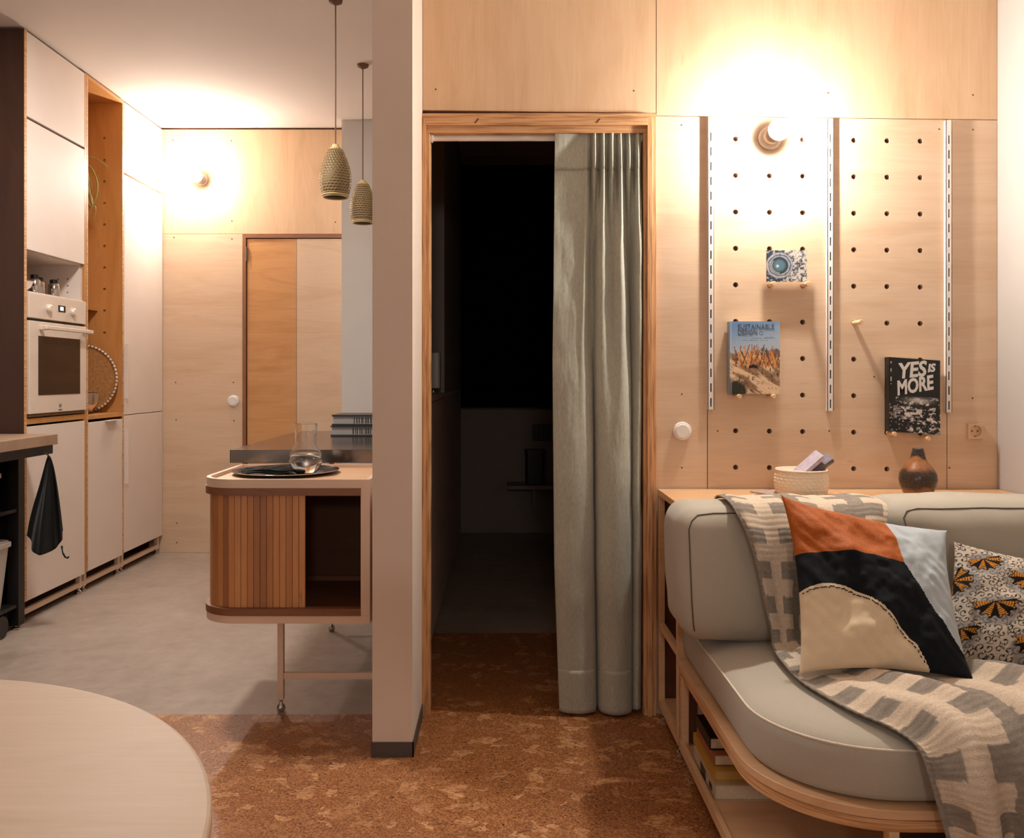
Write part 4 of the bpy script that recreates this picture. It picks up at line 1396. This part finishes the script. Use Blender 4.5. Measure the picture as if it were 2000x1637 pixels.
obj('lining', G().lathe([(0.001, 0.004), (0.066, 0.004), (0.074, 0.04), (0.0745, 0.077), (0.080, 0.079), (0.081, 0.073)], bc, 48), M['knit'], bk, smooth=True)
obj('base', G().lathe([(0.001, 0), (0.073, 0), (0.075, 0.004)], bc, 40), M['knit'], bk)
for k, (dx, dy, th, ln, lb) in enumerate(((-0.015, 0.012, 0.72, 0.135, 'violet grey folded leaflet sticking out of the cream basket'), (0.012, 0.022, 0.62, 0.135, 'dark edged folded leaflet leaning deepest in the cream basket'))):
    g = G()
    w, tk = 0.038, 0.010
    g.add([(x, y, z) for x in (0, ln) for y in (-w / 2, w / 2) for z in (0, tk)], [(0, 1, 3, 2), (4, 6, 7, 5), (0, 4, 5, 1), (2, 3, 7, 6), (1, 5, 7, 3), (0, 2, 6, 4)])
    for q in range(2):
        z = tk + 0.0006 + q * 0.003
        g.add([(x, y, z + (0.002 if y > 0 else 0)) for x in (0.004 * q, ln + 0.003 - 0.003 * q) for y in (-w / 2, w / 2)] + [(x, y, z + 0.002 + (0.002 if y > 0 else 0)) for x in (0.004 * q, ln + 0.003 - 0.003 * q) for y in (-w / 2, w / 2)],
              [(0, 2, 3, 1), (4, 5, 7, 6), (0, 1, 5, 4), (2, 6, 7, 3), (0, 4, 6, 2), (1, 3, 7, 5)])
    Mx = Matrix.Translation((bc.x + dx - 0.022, bc.y + dy - 0.01, bc.z + 0.030)) @ Matrix.Rotation(-th, 4, 'Y') @ Matrix.Rotation(0.5, 4, 'X')
    tag(obj('folded_leaflet', g.xf(Mx), [M['violet_paper'], plain('dark_leaflet', '#6d6068', 0.5, var=0.3, vscale=80)][k]), lb, 'leaflet')
bl = thing('booklet', 'thin booklet lying half under the cream basket', 'booklet', (0.87, 2.83, UT))
Mx = Matrix.Translation((0.885, 2.845, UT)) @ Matrix.Rotation(0.35, 4, 'Z')
obj('cover', G().box(-0.055, 0.07, -0.045, 0.045, 0.0, 0.0055).xf(Mx), plain('booklet_cover', '#b79f92', 0.5, var=0.3, vscale=40), bl)
obj('pages', G().box(-0.053, 0.072, -0.046, 0.043, 0.001, 0.0045).xf(Mx), M['paper'], bl)

vc = (P(1793, 940, 2.78).x, 2.78, UT)
tag(obj('clay_vase', G().lathe([(0.001, 0), (0.036, 0), (0.042, 0.006), (0.054, 0.034), (0.0575, 0.055), (0.055, 0.073), (0.044, 0.092), (0.030, 0.107), (0.0235, 0.120), (0.0165, 0.150), (0.0155, 0.153), (0.012, 0.152), (0.012, 0.12), (0.001, 0.115)], vc, 48), M['vase'], smooth=True),
    'brown and black burnished gourd shaped vase on the shelf', 'vase')

# ------------------------------------------------------------------ sofa
SX0, SX1, SY0, SY1, SR = UX, RX - 0.012, 1.700, 2.618, 0.27


def seat_plan(i_, extra=0.0, n=14):
    x0, x1, y0, y1, r = SX0 + i_, SX1 - min(i_, 0.0), SY0 + i_, SY1 - min(i_, 0.0), SR - i_
    p = [(x1, y0), (x1, (y0 + y1) / 2), (x1, y1), ((x0 + x1) / 2, y1), (x0, y1), (x0, (y1 + y0 + r) / 2)]
    for k in range(n + 1):
        a = PI + PI / 2 * k / n
        p.append((x0 + r + r * math.cos(a), y0 + r + r * math.sin(a)))
    p.append(((x0 + r + x1) / 2, y0))
    return p


sf = thing('sofa_base', 'pale plywood sofa base with rounded front corner and open book shelf below', 'sofa', (1.1, 2.15, 0))
smooth_angle(obj('seat_rim', G().prism(seat_plan(0), 0.281, 0.300), M['ply_furn'], sf, bevel=0.0015), 30)
smooth_angle(obj('seat_rim', G().prism(seat_plan(0.004), 0.256, 0.2785), M['edge_thin'], sf, bevel=0.001), 30)
obj('groove', G().prism(seat_plan(0.010), 0.2785, 0.281), M['gap_shade'], sf)
obj('bottom_board', G().box(SX0, SX1, SY0, SY1 - 0.02, 0.040, 0.060), M['ply_furn'], sf, bevel=0.001)
obj('bottom_edge', G().box(SX0 - 0.001, SX0 + 0.012, SY0, SY1 - 0.02, 0.038, 0.068), M['ply_furn'], sf, bevel=0.001)
for x, y in ((SX0 + 0.002, SY1 - 0.050), (0.76, SY0 + 0.006)):
    obj('post', G().box(x, x + 0.020, y, y + 0.028, 0.060, 0.256), M['ply_furn'], sf, bevel=0.001)
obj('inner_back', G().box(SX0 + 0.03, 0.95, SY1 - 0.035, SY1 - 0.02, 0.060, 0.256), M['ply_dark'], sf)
obj('inner_side', G().box(0.95, 0.965, SY0 + 0.05, SY1 - 0.02, 0.060, 0.256), M['ply_furn'], sf)
obj('front_panel', G().box(0.785, SX1, SY0 + 0.030, SY0 + 0.045, 0.060, 0.256), M['black_plastic'], sf)  # black panel added in place of the shaded void below the seat
for y in (SY1 - 0.06, SY0 + 0.10):
    obj('foot', G().lathe([(0.016, 0), (0.016, 0.008), (0.007, 0.012), (0.007, 0.040)], (SX0 + 0.020, y, 0), 12), M['chrome'], sf)

# seat cushion: stacked rings with a soft crown
g = G()
rings = []
for ins_, z in ((0.040, 0.302), (0.026, 0.308), (0.020, 0.320), (0.016, 0.350), (0.016, 0.385), (0.0185, 0.406), (0.0245, 0.4125), (0.045, 0.422), (0.080, 0.432), (0.130, 0.440), (0.190, 0.445)):
    x1 = SX1 - 0.004 - (ins_ - 0.016) * (0.5 if z > 0.41 else 0)
    rings.append([(min(x, x1), y - max(0, (ins_ - 0.016)) * (1 if y > SY1 - 0.01 else 0) - (0.004 if y > SY1 - 0.01 else 0), z) for x, y in seat_plan(ins_)])
g.rings(rings)
sc_ = thing('seat_cushion', 'thick grey beige seat cushion with rounded corner and light piping', 'cushion', (1.1, 2.15, 0.302))
obj('pad', g, M['sofa'], sc_, smooth=True)
pp = [(x, y, 0.409) for x, y in seat_plan(0.0205)][4:]
pp = [(p[0], p[1], p[2]) for p in pp]
obj('piping', G().tube(pp + [(SX1 - 0.01, SY0 + 0.0205, 0.409)], 0.0028, 6), M['piping_light'], sc_, smooth=True)


def rbox(x0, x1, y0, y1, z0, z1, r, n=10, puff=0.02, lean=0.0, seed=0):
    """Rounded, puffed cushion block made from a subdivided cube."""
    bm = bmesh.new()
    bmesh.ops.create_cube(bm, size=2.0)
    bmesh.ops.subdivide_edges(bm, edges=bm.edges[:], cuts=22, use_grid_fill=True)
    hx, hy, hz = (x1 - x0) / 2, (y1 - y0) / 2, (z1 - z0) / 2
    g = G()
    for v in bm.verts:
        u = Vector(v.co)
        # spread samples towards the rounded edges
        u = Vector([math.copysign(1 - (1 - abs(c)) ** 1.25, c) if abs(c) < 1 else c for c in u])
        p = Vector((u.x * hx, u.y * hy, u.z * hz))
        q = Vector((max(-hx + r, min(hx - r, p.x)), max(-hy + r, min(hy - r, p.y)), max(-hz + r, min(hz - r, p.z))))
        d = p - q
        if d.length > 1e-9:
            m_ = max(abs(d.x), abs(d.y), abs(d.z))
            p = q + d.normalized() * m_
        fx, fy, fz = p.x / hx, p.y / hy, p.z / hz
        p.y += math.copysign(puff, u.y) * (1 - fx * fx) * (1 - fz * fz) * (abs(fy) ** 2)
        p.z += puff * 0.5 * (1 - fx * fx) * (1 - fy * fy) * fz
        p.x += puff * 0.5 * (1 - fz * fz) * (1 - fy * fy) * fx
        w = 0.006 * noise.noise(Vector((p.x * 6 + seed, p.y * 6, p.z * 6))) + 0.003 * noise.noise(Vector((p.x * 17 + seed, p.y * 15, p.z * 15)))
        p += d.normalized() * w if d.length > 1e-6 else Vector((0, 0, 0))
        p.y += lean * (p.z + hz) / (2 * hz)
        g.v.append(tuple(p + Vector(((x0 + x1) / 2, (y0 + y1) / 2, (z0 + z1) / 2))))
    bm.verts.index_update()
    g.f = [tuple(v.index for v in f.verts) for f in bm.faces]
    bm.free()
    return g


from mathutils.bvhtree import BVHTree


def hug(g, pts, lift=0.0008):
    t = BVHTree.FromPolygons(g.v, g.f)
    out = []
    for p in pts:
        loc, nrm_, _, _ = t.find_nearest(Vector(p))
        d = (Vector(p) - loc)
        out.append(loc + nrm_ * (lift if nrm_.dot(loc - cen(g)) > 0 else -lift))
    return out


def cen(g):
    a = np.array(g.v)
    return Vector(a.mean(0))


c1 = thing('back_cushion', 'grey beige back cushion under the woven throw', 'cushion', (0.76, 2.43, 0.445), 'sofa back cushions')
g1 = rbox(0.480, 1.030, 2.290, 2.540, 0.447, 0.784, 0.055, puff=0.022, lean=0.075, seed=1)
obj('pad', g1, M['sofa'], c1, smooth=True)
pts = [(0.506, 2.285 + 0.075 * (z - 0.447) / 0.353 + 0.010, z) for z in np.linspace(0.47, 0.735, 14)]
pts += [(0.516, 2.365, 0.757), (0.535, 2.376, 0.772), (0.58, 2.378, 0.778), (0.70, 2.374, 0.785), (0.85, 2.374, 0.786), (1.0, 2.380, 0.775)]
obj('piping', G().tube(hug(g1, pts), 0.0022, 6), M['piping_dark'], c1, smooth=True)
c2 = thing('back_cushion', 'grey beige back cushion in the corner against the white wall', 'cushion', (1.37, 2.42, 0.445), 'sofa back cushions')
g2 = rbox(1.064, 1.668, 2.290, 2.540, 0.447, 0.800, 0.055, puff=0.024, lean=0.075, seed=9)
obj('pad', g2, M['sofa'], c2, smooth=True)
pts = [(1.095, 2.30, 0.66), (1.092, 2.335, 0.72), (1.092, 2.366, 0.765), (1.105, 2.373, 0.785), (1.135, 2.374, 0.794)] + [(x, 2.370, 0.800 + 0.002 * math.sin(3 * x)) for x in np.linspace(1.2, 1.60, 8)]
obj('piping', G().tube(hug(g2, pts), 0.0022, 6), M['piping_dark'], c2, smooth=True)

# ------------------------------------------------------------------ woven throw with stepped cross pattern
TH = [  # (left xyz, right xyz, fold amplitude)
    ((0.662, 2.712, 0.7695), (1.065, 2.712, 0.7695), 0.000),
    ((0.652, 2.66, 0.773), (1.065, 2.66, 0.773), 0.001),
    ((0.640, 2.59, 0.790), (1.060, 2.575, 0.790), 0.001),
    ((0.628, 2.48, 0.801), (1.052, 2.48, 0.801), 0.002),
    ((0.625, 2.37, 0.795), (1.045, 2.36, 0.791), 0.002),
    ((0.645, 2.305, 0.735), (1.000, 2.298, 0.725), 0.003),
    ((0.662, 2.270, 0.660), (0.930, 2.262, 0.650), 0.003),
    ((0.676, 2.248, 0.570), (0.880, 2.245, 0.560), 0.003),
    ((0.688, 2.232, 0.500), (0.850, 2.228, 0.495), 0.003),
    ((0.682, 2.190, 0.463), (0.860, 2.175, 0.464), 0.003),
    ((0.676, 2.080, 0.455), (0.960, 2.130, 0.458), 0.002),
    ((0.680, 1.965, 0.453), (1.130, 2.080, 0.458), 0.005),
    ((0.722, 1.830, 0.449), (1.240, 1.990, 0.458), 0.012),
    ((0.780, 1.745, 0.441), (1.280, 1.850, 0.456), 0.016),
    ((0.808, 1.695, 0.424), (1.270, 1.715, 0.436), 0.016),
    ((0.817, 1.666, 0.380), (1.235, 1.664, 0.386), 0.015),
    ((0.832, 1.660, 0.320), (1.205, 1.660, 0.322), 0.014),
    ((0.848, 1.660, 0.262), (1.185, 1.660, 0.262), 0.014),
    ((0.858, 1.660, 0.215), (1.180, 1.660, 0.215), 0.014),
]
nv = 9
C = np.zeros((len(TH), nv, 3))
for i, (l, r_, a) in enumerate(TH):
    for j in range(nv):
        s = j / (nv - 1)
        C[i, j] = np.array(l) * (1 - s) + np.array(r_) * s
FA = np.array([t[2] for t in TH])
nu_, nv_ = 420, 150
S = catmull(C, nu_, nv_)
amp = 1.7 * np.interp(np.linspace(0, len(TH) - 1, nu_), np.arange(len(TH)), FA)[:, None]
dS = np.gradient(S, axis=0)
dT = np.gradient(S, axis=1)
Nn = np.cross(dT, dS)
Nn /= np.linalg.norm(Nn, axis=2, keepdims=True) + 1e-9
sgn = np.where((Nn[..., 2] - Nn[..., 1]) < 0, -1.0, 1.0)[..., None]
Nn = Nn * sgn
vv = np.linspace(0, 1, nv_)[None, :]
uu = np.linspace(0, 1, nu_)[:, None]
fold = amp * (1.0 + np.sin(2 * PI * (2.2 * vv + 0.25 + 0.55 * uu)) + 0.5 * np.sin(2 * PI * (4.7 * vv - 0.9 * uu + 0.2))) * smoothstep(0, 0.06, vv)
# one strong ridge where the cloth doubles on itself
fold = fold + 1.5 * amp * np.exp(-((vv - 0.40 - 0.10 * (1 - uu)) / 0.045) ** 2) * smoothstep(0.62, 0.74, uu)
rib = 0.0006 * np.sin(2 * PI * uu * 95 + 2.0 * np.sin(5 * vv + uu * 13)) * (0.5 + vnoise(uu * 40 + 0 * vv, vv * 6 + 0 * uu, 3))
S2 = S + Nn * (fold + rib + 0.004)[..., None]
lens = np.linalg.norm(np.diff(S[:, 20], axis=0), axis=1)
arc = np.concatenate([[0], np.cumsum(lens)])[:, None] + 0 * vv
wid = 0.44 * vv + 0 * uu
# interlocking beige and grey crosses: every fourth column plain, the columns between alternate row by row
ii = np.floor((wid + 0.030 + 0.003 * (vnoise(arc * 120, wid * 30, 2) - 0.5)) / 0.045).astype(int)
jj = np.floor((arc + 0.003 * (vnoise(arc * 30, wid * 160, 5) - 0.5)) / 0.043).astype(int)
grey = (ii % 4 == 0) | ((ii % 2 == 1) & (jj % 2 == 0))
beige_c, grey_c = np.array(lin('#dac6af')), np.array(lin('#9a8f82'))
mott = fbm(arc * 260, wid * 90, 11, 2)[..., None]
cols = np.where(grey[..., None], grey_c * (0.75 + 0.5 * mott), beige_c * (0.90 + 0.2 * mott))
edge = (vv < 0.03)[..., None] & (uu < 0.48)[..., None]
cols = np.where(edge, grey_c * (0.7 + 0.6 * mott), cols)
th = thing('woven_throw', 'beige and grey cross patterned woven throw draped over shelf, cushion and seat', 'blanket', (0.85, 2.2, 0.455))
to = obj('cloth', G().grid(S2), M['throw'], th, smooth=True, cols=cols.reshape(-1, 3))
to.modifiers.new('solid', 'SOLIDIFY').thickness = 0.004
to.modifiers['solid'].offset = 0
g = G()
for k in range(58):
    j = int(2 + k * (nv_ - 4) / 57)
    p = Vector(S2[-1, j])
    g.tube([p + Vector((0, 0, 0.002)), p + Vector((random.uniform(-0.004, 0.004), random.uniform(-0.003, 0.003), -0.022)), p + Vector((random.uniform(-0.008, 0.008), random.uniform(-0.004, 0.004), -0.048))], [0.0018, 0.002, 0.0012], 5)
obj('fringe', g, M['knit'], th, kind='stuff')


# ------------------------------------------------------------------ scatter pillows
def pillow(root, BL, BR, TR_, TL_, bulge, n, pinch, cuts_h=None, cuts_v=(), wr=0.007, seed=0, back=None):
    BL, BR, TR_, TL_ = map(np.array, (BL, BR, TR_, TL_))
    u, v = np.meshgrid(np.linspace(0, 1, n), np.linspace(0, 1, n), indexing='ij')
    if cuts_h:
        for j in range(1, n - 1):
            t = cuts_h(v[0, j])
            if 0.02 < t < 0.98:
                i = int(np.argmin(np.abs(u[:, j] - t)))
                u[i, j] = t
    for fn in cuts_v:
        for i in range(1, n - 1):
            t = fn(u[i, n // 2])
            if 0.02 < t < 0.98:
                j = int(np.argmin(np.abs(v[i] - t)))
                v[i, j] = t
    up = 0.5 + (u - 0.5) * (1 - pinch * (4 * v * (1 - v)) ** 0.8)
    vp = 0.5 + (v - 0.5) * (1 - pinch * (4 * u * (1 - u)) ** 0.8)
    U, V = up[..., None], vp[..., None]
    base_ = (BL * (1 - U) + BR * U) * (1 - V) + (TL_ * (1 - U) + TR_ * U) * V
    nr = np.cross(TR_ - BL, TL_ - BR)
    nr = nr / np.linalg.norm(nr)
    if nr[1] > 0:
        nr = -nr
    mask = (np.sin(PI * u) * np.sin(PI * v)) ** 0.5
    # radial creases from the corners plus soft dents
    cr = np.sin(13 * u + 5 * np.sin(4 * v + seed)) * 0.5 + (fbm(u * 6 + seed, v * 6, 40 + seed, 3) - 0.45) * 3.2
    edge_ = np.clip(1 - 2 * np.minimum(np.minimum(u, 1 - u), np.minimum(v, 1 - v)) * 2, 0, 1)
    puck = 0.5 * edge_ * np.sin(60 * (u + v) + 8 * fbm(u * 5, v * 5, seed, 2)) * 0.4
    h = bulge * mask + wr * (cr + puck) * np.clip(mask * 1.4, 0, 1)
    front = base_ + nr * h[..., None]
    backs = base_ - nr * (bulge * 0.75 * mask)[..., None]
    return u, v, front, backs, nr


def sub_mesh(A, faces_mask):
    """Quads of grid A where the mask (n-1,n-1) holds, with compacted vertices."""
    n, m_ = A.shape[:2]
    idx = -np.ones((n, m_), int)
    g = G()
    for i in range(n - 1):
        for j in range(m_ - 1):
            if faces_mask[i, j]:
                f = []
                for a, b in ((i, j), (i + 1, j), (i + 1, j + 1), (i, j + 1)):
                    if idx[a, b] < 0:
                        idx[a, b] = len(g.v)
                        g.v.append(tuple(A[a, b]))
                    f.append(int(idx[a, b]))
                g.f.append(tuple(f))
    return g


hb_ = lambda v: float(np.interp(v, [0, 0.10, 0.15, 0.35, 0.64, 1.0], [1.3, 1.05, 0.985, 0.83, 0.66, 0.61]))
ob_ = lambda u: 0.635 + 0.02 * math.sin(4.5 * u)
cb_ = lambda u: float(np.interp(u, [0, 0.1, 0.2, 0.3, 0.4, 0.5, 0.6, 0.68, 0.77, 1], [0.425, 0.445, 0.45, 0.425, 0.375, 0.305, 0.21, 0.12, -0.02, -0.4]))
pw = thing('patchwork_pillow', 'patchwork pillow in rust, black, cream and pale blue on the throw', 'pillow', (0.9, 2.1, 0.47))
BLp, BRp, TRp, TLp = P(1560, 1318, 1.985), P(1904, 1332, 1.935), P(1850, 1036, 2.235), P(1524, 966, 2.245)
u, v, fr, bk_, nr = pillow(pw, BLp, BRp, TRp, TLp, 0.062, 150, 0.105, hb_, (ob_, cb_), 0.0095, 3)
uc = (u[:-1, :-1] + u[1:, 1:]) / 2
vc_ = (v[:-1, :-1] + v[1:, 1:]) / 2
blue = uc > np.vectorize(hb_)(vc_)
orange = (~blue) & (vc_ > np.vectorize(ob_)(uc))
cream = (~blue) & (vc_ < np.vectorize(cb_)(uc))
black = ~(blue | orange | cream)
for nm, mk, mt, lb in (('orange_patch', orange, M['velvet_orange'], 'rust orange velvet patch'), ('black_patch', black, M['cloth_black'], 'black cotton patch'),
                       ('cream_patch', cream, M['satin_cream'], 'cream satin patch'), ('blue_patch', blue, M['cloth_blue'], 'pale blue patch')):
    obj(nm, sub_mesh(fr, mk), mt, pw, smooth=True, label=lb)
obj('pillow_back', sub_mesh(bk_, np.ones((149, 149), bool)), M['cloth_black'], pw, smooth=True)
g = G()
for k in range(46):
    uu_ = 0.02 + 0.73 * k / 46
    i = int(uu_ * 149)
    t = cb_(uu_) - 0.022
    if t < 0.03:
        continue
    j = int(np.argmin(np.abs(v[i] - t)))
    j2 = int(np.argmin(np.abs(v[min(i + 1, 149)] - (cb_(uu_ + 0.0075) - 0.022))))
    a_, b_ = Vector(fr[i, j]) + Vector(nr) * 0.0012, Vector(fr[min(i + 1, 149), j2]) + Vector(nr) * 0.0012
    d = (b_ - a_).normalized() * 0.0030
    g.tube([a_ - d, a_ + d], 0.0012, 5)
obj('stitching', g, M['cloth_black'], pw, kind='stuff')


def waxprint(u, v):
    x, y = u * 0.42, v * 0.42
    c = np.ones(u.shape + (3,)) * np.array(lin('#cdbfae'))
    blot = smoothstep(0.5, 0.62, fbm(x * 30, y * 30, 17, 3))[..., None] * 0.35
    c = c * (1 - blot) + np.array(lin('#a58f80')) * blot
    # scrolling curls: a spiral in every jittered cell
    r = np.random.default_rng(3)
    cell = 0.025
    line = np.zeros(u.shape)
    for i in range(-1, 19):
        for j in range(-1, 21):
            cx, cy = (i + 0.5 + 0.5 * (j % 2) + r.uniform(-0.15, 0.15)) * cell, (j + 0.5 + r.uniform(-0.15, 0.15)) * cell * 0.9
            s, ph = r.choice((-1, 1)), r.uniform(0, 2 * PI)
            dx, dy = x - cx, y - cy
            rad, ang = np.hypot(dx, dy), (np.arctan2(dy, dx) * s + ph) % (2 * PI)
            rs = 0.0030 + 0.0090 * ang / (2 * PI)
            on = np.abs(rad - rs) < 0.0013
            on |= (np.abs(rad - 0.0030) < 0.0012) & (ang < 2.5)
            on |= (rad > 0.013) & (rad < 0.022) & (np.abs(ang - 5.9 + (rad - 0.013) * 90) < 0.09)
            line = np.maximum(line, on)
    c = np.where((line > 0)[..., None], np.array(lin('#17120f')), c)
    # fan flowers, orange and black petals on a blue-grey cloud
    for fx, fy, s, rot in ((0.085, 0.345, 0.050, 0.4), (0.205, 0.285, 0.062, -0.2), (0.36, 0.300, 0.060, 0.2), (0.120, 0.165, 0.058, 0.1), (0.275, 0.195, 0.066, 0.3),
                           (0.040, 0.070, 0.048, 0.0), (0.245, 0.055, 0.060, 0.0), (0.385, 0.12, 0.06, 0.3), (0.02, 0.26, 0.05, 1.2)):
        dx, dy = x - fx, y - fy
        rx, ry = dx * math.cos(rot) + dy * math.sin(rot), -dx * math.sin(rot) + dy * math.cos(rot)
        cl = smoothstep(1.22, 0.92, np.hypot(rx / s, (ry + 0.1 * s) / (0.85 * s)) + 0.5 * (fbm(x * 60, y * 60, 5, 2) - 0.45))[..., None]
        c = c * (1 - cl * 0.6) + np.array(lin('#77777a')) * cl * 0.6
        rad, ang = np.hypot(rx, ry - 0.45 * s), np.arctan2(ry - 0.45 * s, rx)
        a = (-ang) / PI                        # fan opens downwards: 0..1
        reach = s * (1.0 + 0.10 * np.cos(a * PI * 14))
        inside = (a > -0.06) & (a < 1.06) & (rad < reach)
        pet = (np.floor(a * 7).astype(int) % 2 == 0)
        stripe = (np.sin(rad * 900) > 0.55)
        col = np.where((pet & ~stripe)[..., None], np.array(lin('#d08a2e')), np.array(lin('#15100e')))
        edge_ = (rad > reach - 0.004) | (rad < 0.006)
        col = np.where(edge_[..., None], np.array(lin('#15100e')), col)
        c = np.where(inside[..., None], col, c)
    return c


p2 = thing('print_pillow', 'pillow with cream curls and orange black fan print at the right edge', 'pillow', (1.25, 2.1, 0.46))
BL2, BR2, TR2, TL2 = P(1828, 1283, 2.130), P(2160, 1342, 1.97), P(2170, 1120, 2.200), P(1863, 1058, 2.275)
u, v, fr, bk_, nr = pillow(p2, BL2, BR2, TR2, TL2, 0.055, 230, 0.075, None, (), 0.0035, 7)
obj('front', G().grid(fr), M['print_cloth'], p2, smooth=True, cols=waxprint(u, v).reshape(-1, 3))
obj('pillow_back', G().grid(bk_[::3, ::3]), M['cloth_black'], p2, smooth=True)


# ------------------------------------------------------------------ books under the sofa
def book(label, x0, x1, y0, y1, z0, z1, cm, name='book', pages=None):
    t = thing(name, label, 'book', ((x0 + x1) / 2, (y0 + y1) / 2, z0), 'books under the sofa')
    tk = 0.003
    obj('cover', G().box(x0, x1, y0, y1, z0, z0 + tk).box(x0, x1, y0, y1, z1 - tk, z1).box(x0, x0 + tk, y0, y1, z0 + tk, z1 - tk), cm, t)
    obj('pages', G().box(x0 + tk, x1 - 0.003, y0 + 0.003, y1 - 0.003, z0 + tk, z1 - tk), pages or M['paper'], t)
    return t


yel = plain('yellow_cover', '#b8892f', 0.5)
t = book('cream spined book at the bottom of the pile under the sofa', 0.546, 0.740, 2.235, 2.475, 0.060, 0.100, plain('cream_cover', '#b8a68c', 0.5))
obj('spine_mark', G().box(0.5452, 0.5462, 2.33, 2.39, 0.066, 0.094), M['black_plastic'], t)
obj('spine_mark', G().box(0.5452, 0.5462, 2.26, 2.29, 0.072, 0.088), M['ink_dark'], t)
book('yellow book second from the bottom in the pile under the sofa', 0.550, 0.735, 2.255, 2.50, 0.100, 0.128, yel, pages=plain('yellowed_pages', '#c39a55', 0.9))
book('orange backed book third from the bottom in the pile under the sofa', 0.556, 0.735, 2.28, 2.48, 0.128, 0.158, plain('orange_brown_cover', '#9a5a35', 0.5))
book('black topped book lying on the pile under the sofa', 0.552, 0.72, 2.31, 2.47, 0.158, 0.190, plain('black_cover', '#121010', 0.4), pages=M['paper'])
book('pale book at the back of the pile under the sofa', 0.575, 0.72, 2.485, 2.555, 0.128, 0.200, plain('pale_cover', '#a08a78', 0.5))

# ------------------------------------------------------------------ round table in the foreground
tb = thing('round_table', 'round birch plywood table in the lower left foreground', 'table', (-0.763, 0.676, 0))
tc_ = (-0.763, 0.676, 0)
obj('tabletop', G().lathe([(0.50, 0.718), (0.509, 0.7195), (0.5105, 0.722), (0.5105, 0.737), (0.509, 0.7395), (0.506, 0.740)], tc_, 160), M['ply_table'], tb)
obj('column', G().lathe([(0.035, 0.03), (0.035, 0.70), (0.16, 0.705), (0.16, 0.718)], tc_, 32), M['white_metal'], tb)
obj('foot_plate', G().lathe([(0.24, 0), (0.24, 0.012), (0.06, 0.03)], tc_, 48), M['white_metal'], tb)

# ------------------------------------------------------------------ doorway curtain on its rod
RZ, RY = P(1000, 270, 2.985)[2], 2.985
rd = thing('curtain_rod', 'white round curtain rod across the top of the doorway', 'rod', (0.117, RY, RZ))
obj('rod', G().tube([(OX0 + 0.004, RY, RZ), (OX1 - 0.004, RY, RZ)], 0.0105, 14), M['white_plastic'], rd, smooth=True)
for x in (OX0 + 0.0045, OX1 - 0.0045):
    obj('end_cap', G().lathe([(0.0155, -0.0045), (0.0155, 0.0045)], (x, RY, RZ), 20, 'x'), M['white_plastic'], rd)

ct = thing('curtain', 'grey green linen curtain drawn to the right side of the doorway', 'curtain', (0.33, RY, 0.02))
nT, nH = 300, 150
ZT, ZB = RZ + 0.018, 0.012
t_ = np.linspace(0, 1, nT)[None, :]
q_ = np.linspace(0, 1, nH)[:, None]
# left edge drifts, as in the photograph; right edge follows the jamb
xl = np.interp(q_, [0, 0.06, 0.4, 0.75, 1.0], [0.181, 0.180, 0.174, 0.180, 0.197])
xr = np.interp(q_, [0, 0.5, 0.64, 0.68, 1.0], [0.474, 0.474, 0.472, 0.476, 0.472])
# horizontal spread of the cloth: at the top the left part is flat and the rest gathered
top_x = np.interp(t_, [0, 0.22, 1], [0, 0.34, 1])
bot_x = np.interp(t_, [0, 0.36, 0.395, 0.43, 0.80, 0.835, 0.86, 1], [0, 0.455, 0.475, 0.49, 0.895, 0.90, 0.905, 1.0])
w = smoothstep(0.02, 0.45, q_)
X = xl + (xr - xl) * (top_x * (1 - w) + bot_x * w)
gather = smoothstep(0.22, 0.30, t_)
d_top = gather * (0.019 * np.sin(2 * PI * 8.5 * (t_ - 0.22) + 1.0 * q_) + 0.007 * np.sin(2 * PI * 17 * t_ + 1))
d_mid = (0.020 * np.sin(2 * PI * 4.1 * (t_ - 0.16)) * gather + 0.016 * np.sin(2 * PI * 2.2 * t_ - 0.5) * gather)
f = lambda c0, c1: np.clip((t_ - c0) / (c1 - c0), 0, 1)
d_bot = 0.030 * np.sin(PI * f(0.0, 0.36)) ** 0.6 + 0.042 * np.sin(PI * f(0.43, 0.80)) ** 0.6 + 0.022 * np.sin(PI * f(0.86, 1.0)) ** 0.7 \
    - 0.040 * np.exp(-((t_ - 0.395) / 0.03) ** 2) - 0.045 * np.exp(-((t_ - 0.832) / 0.025) ** 2)
w1_, w2_ = smoothstep(0.03, 0.22, q_), smoothstep(0.22, 0.62, q_)
D = (d_top * (1 - w1_) + d_mid * w1_) * (1 - w2_) + d_bot * w2_
D = D * np.interp(q_, [0, 0.02, 0.05], [0.35, 0.6, 1.0])
cren = 0.0022 * (fbm(t_ * 16 + 0 * q_, q_ * 26 + 0 * t_, 55, 3) - 0.45) * 2 + 0.0012 * np.sin(2 * PI * 6 * q_ + 9 * fbm(t_ * 4 + 0 * q_, q_ * 4, 3, 2))
A = np.zeros((nH, nT, 3))
A[..., 0] = X
A[..., 1] = RY - 0.020 - D - cren
A[..., 2] = ZT + (ZB - ZT) * q_ + 0 * t_ + 0.010 * smoothstep(0.84, 0.9, t_) * q_
sheet_ = obj('cloth', G().grid(A), M['linen'], ct, smooth=True)
sheet_.modifiers.new('solid', 'SOLIDIFY').thickness = 0.0015
k = int(0.062 * nH) + 1
B = A[:k + 1].copy()
B[..., 1] -= 0.0022
hem = obj('header_band', G().grid(B), M['linen'], ct, smooth=True)
hem.modifiers.new('solid', 'SOLIDIFY').thickness = 0.001
B = A[-12:].copy()
B[..., 1] -= 0.0022
hem = obj('hem', G().grid(B), M['linen'], ct, smooth=True)
hem.modifiers.new('solid', 'SOLIDIFY').thickness = 0.001
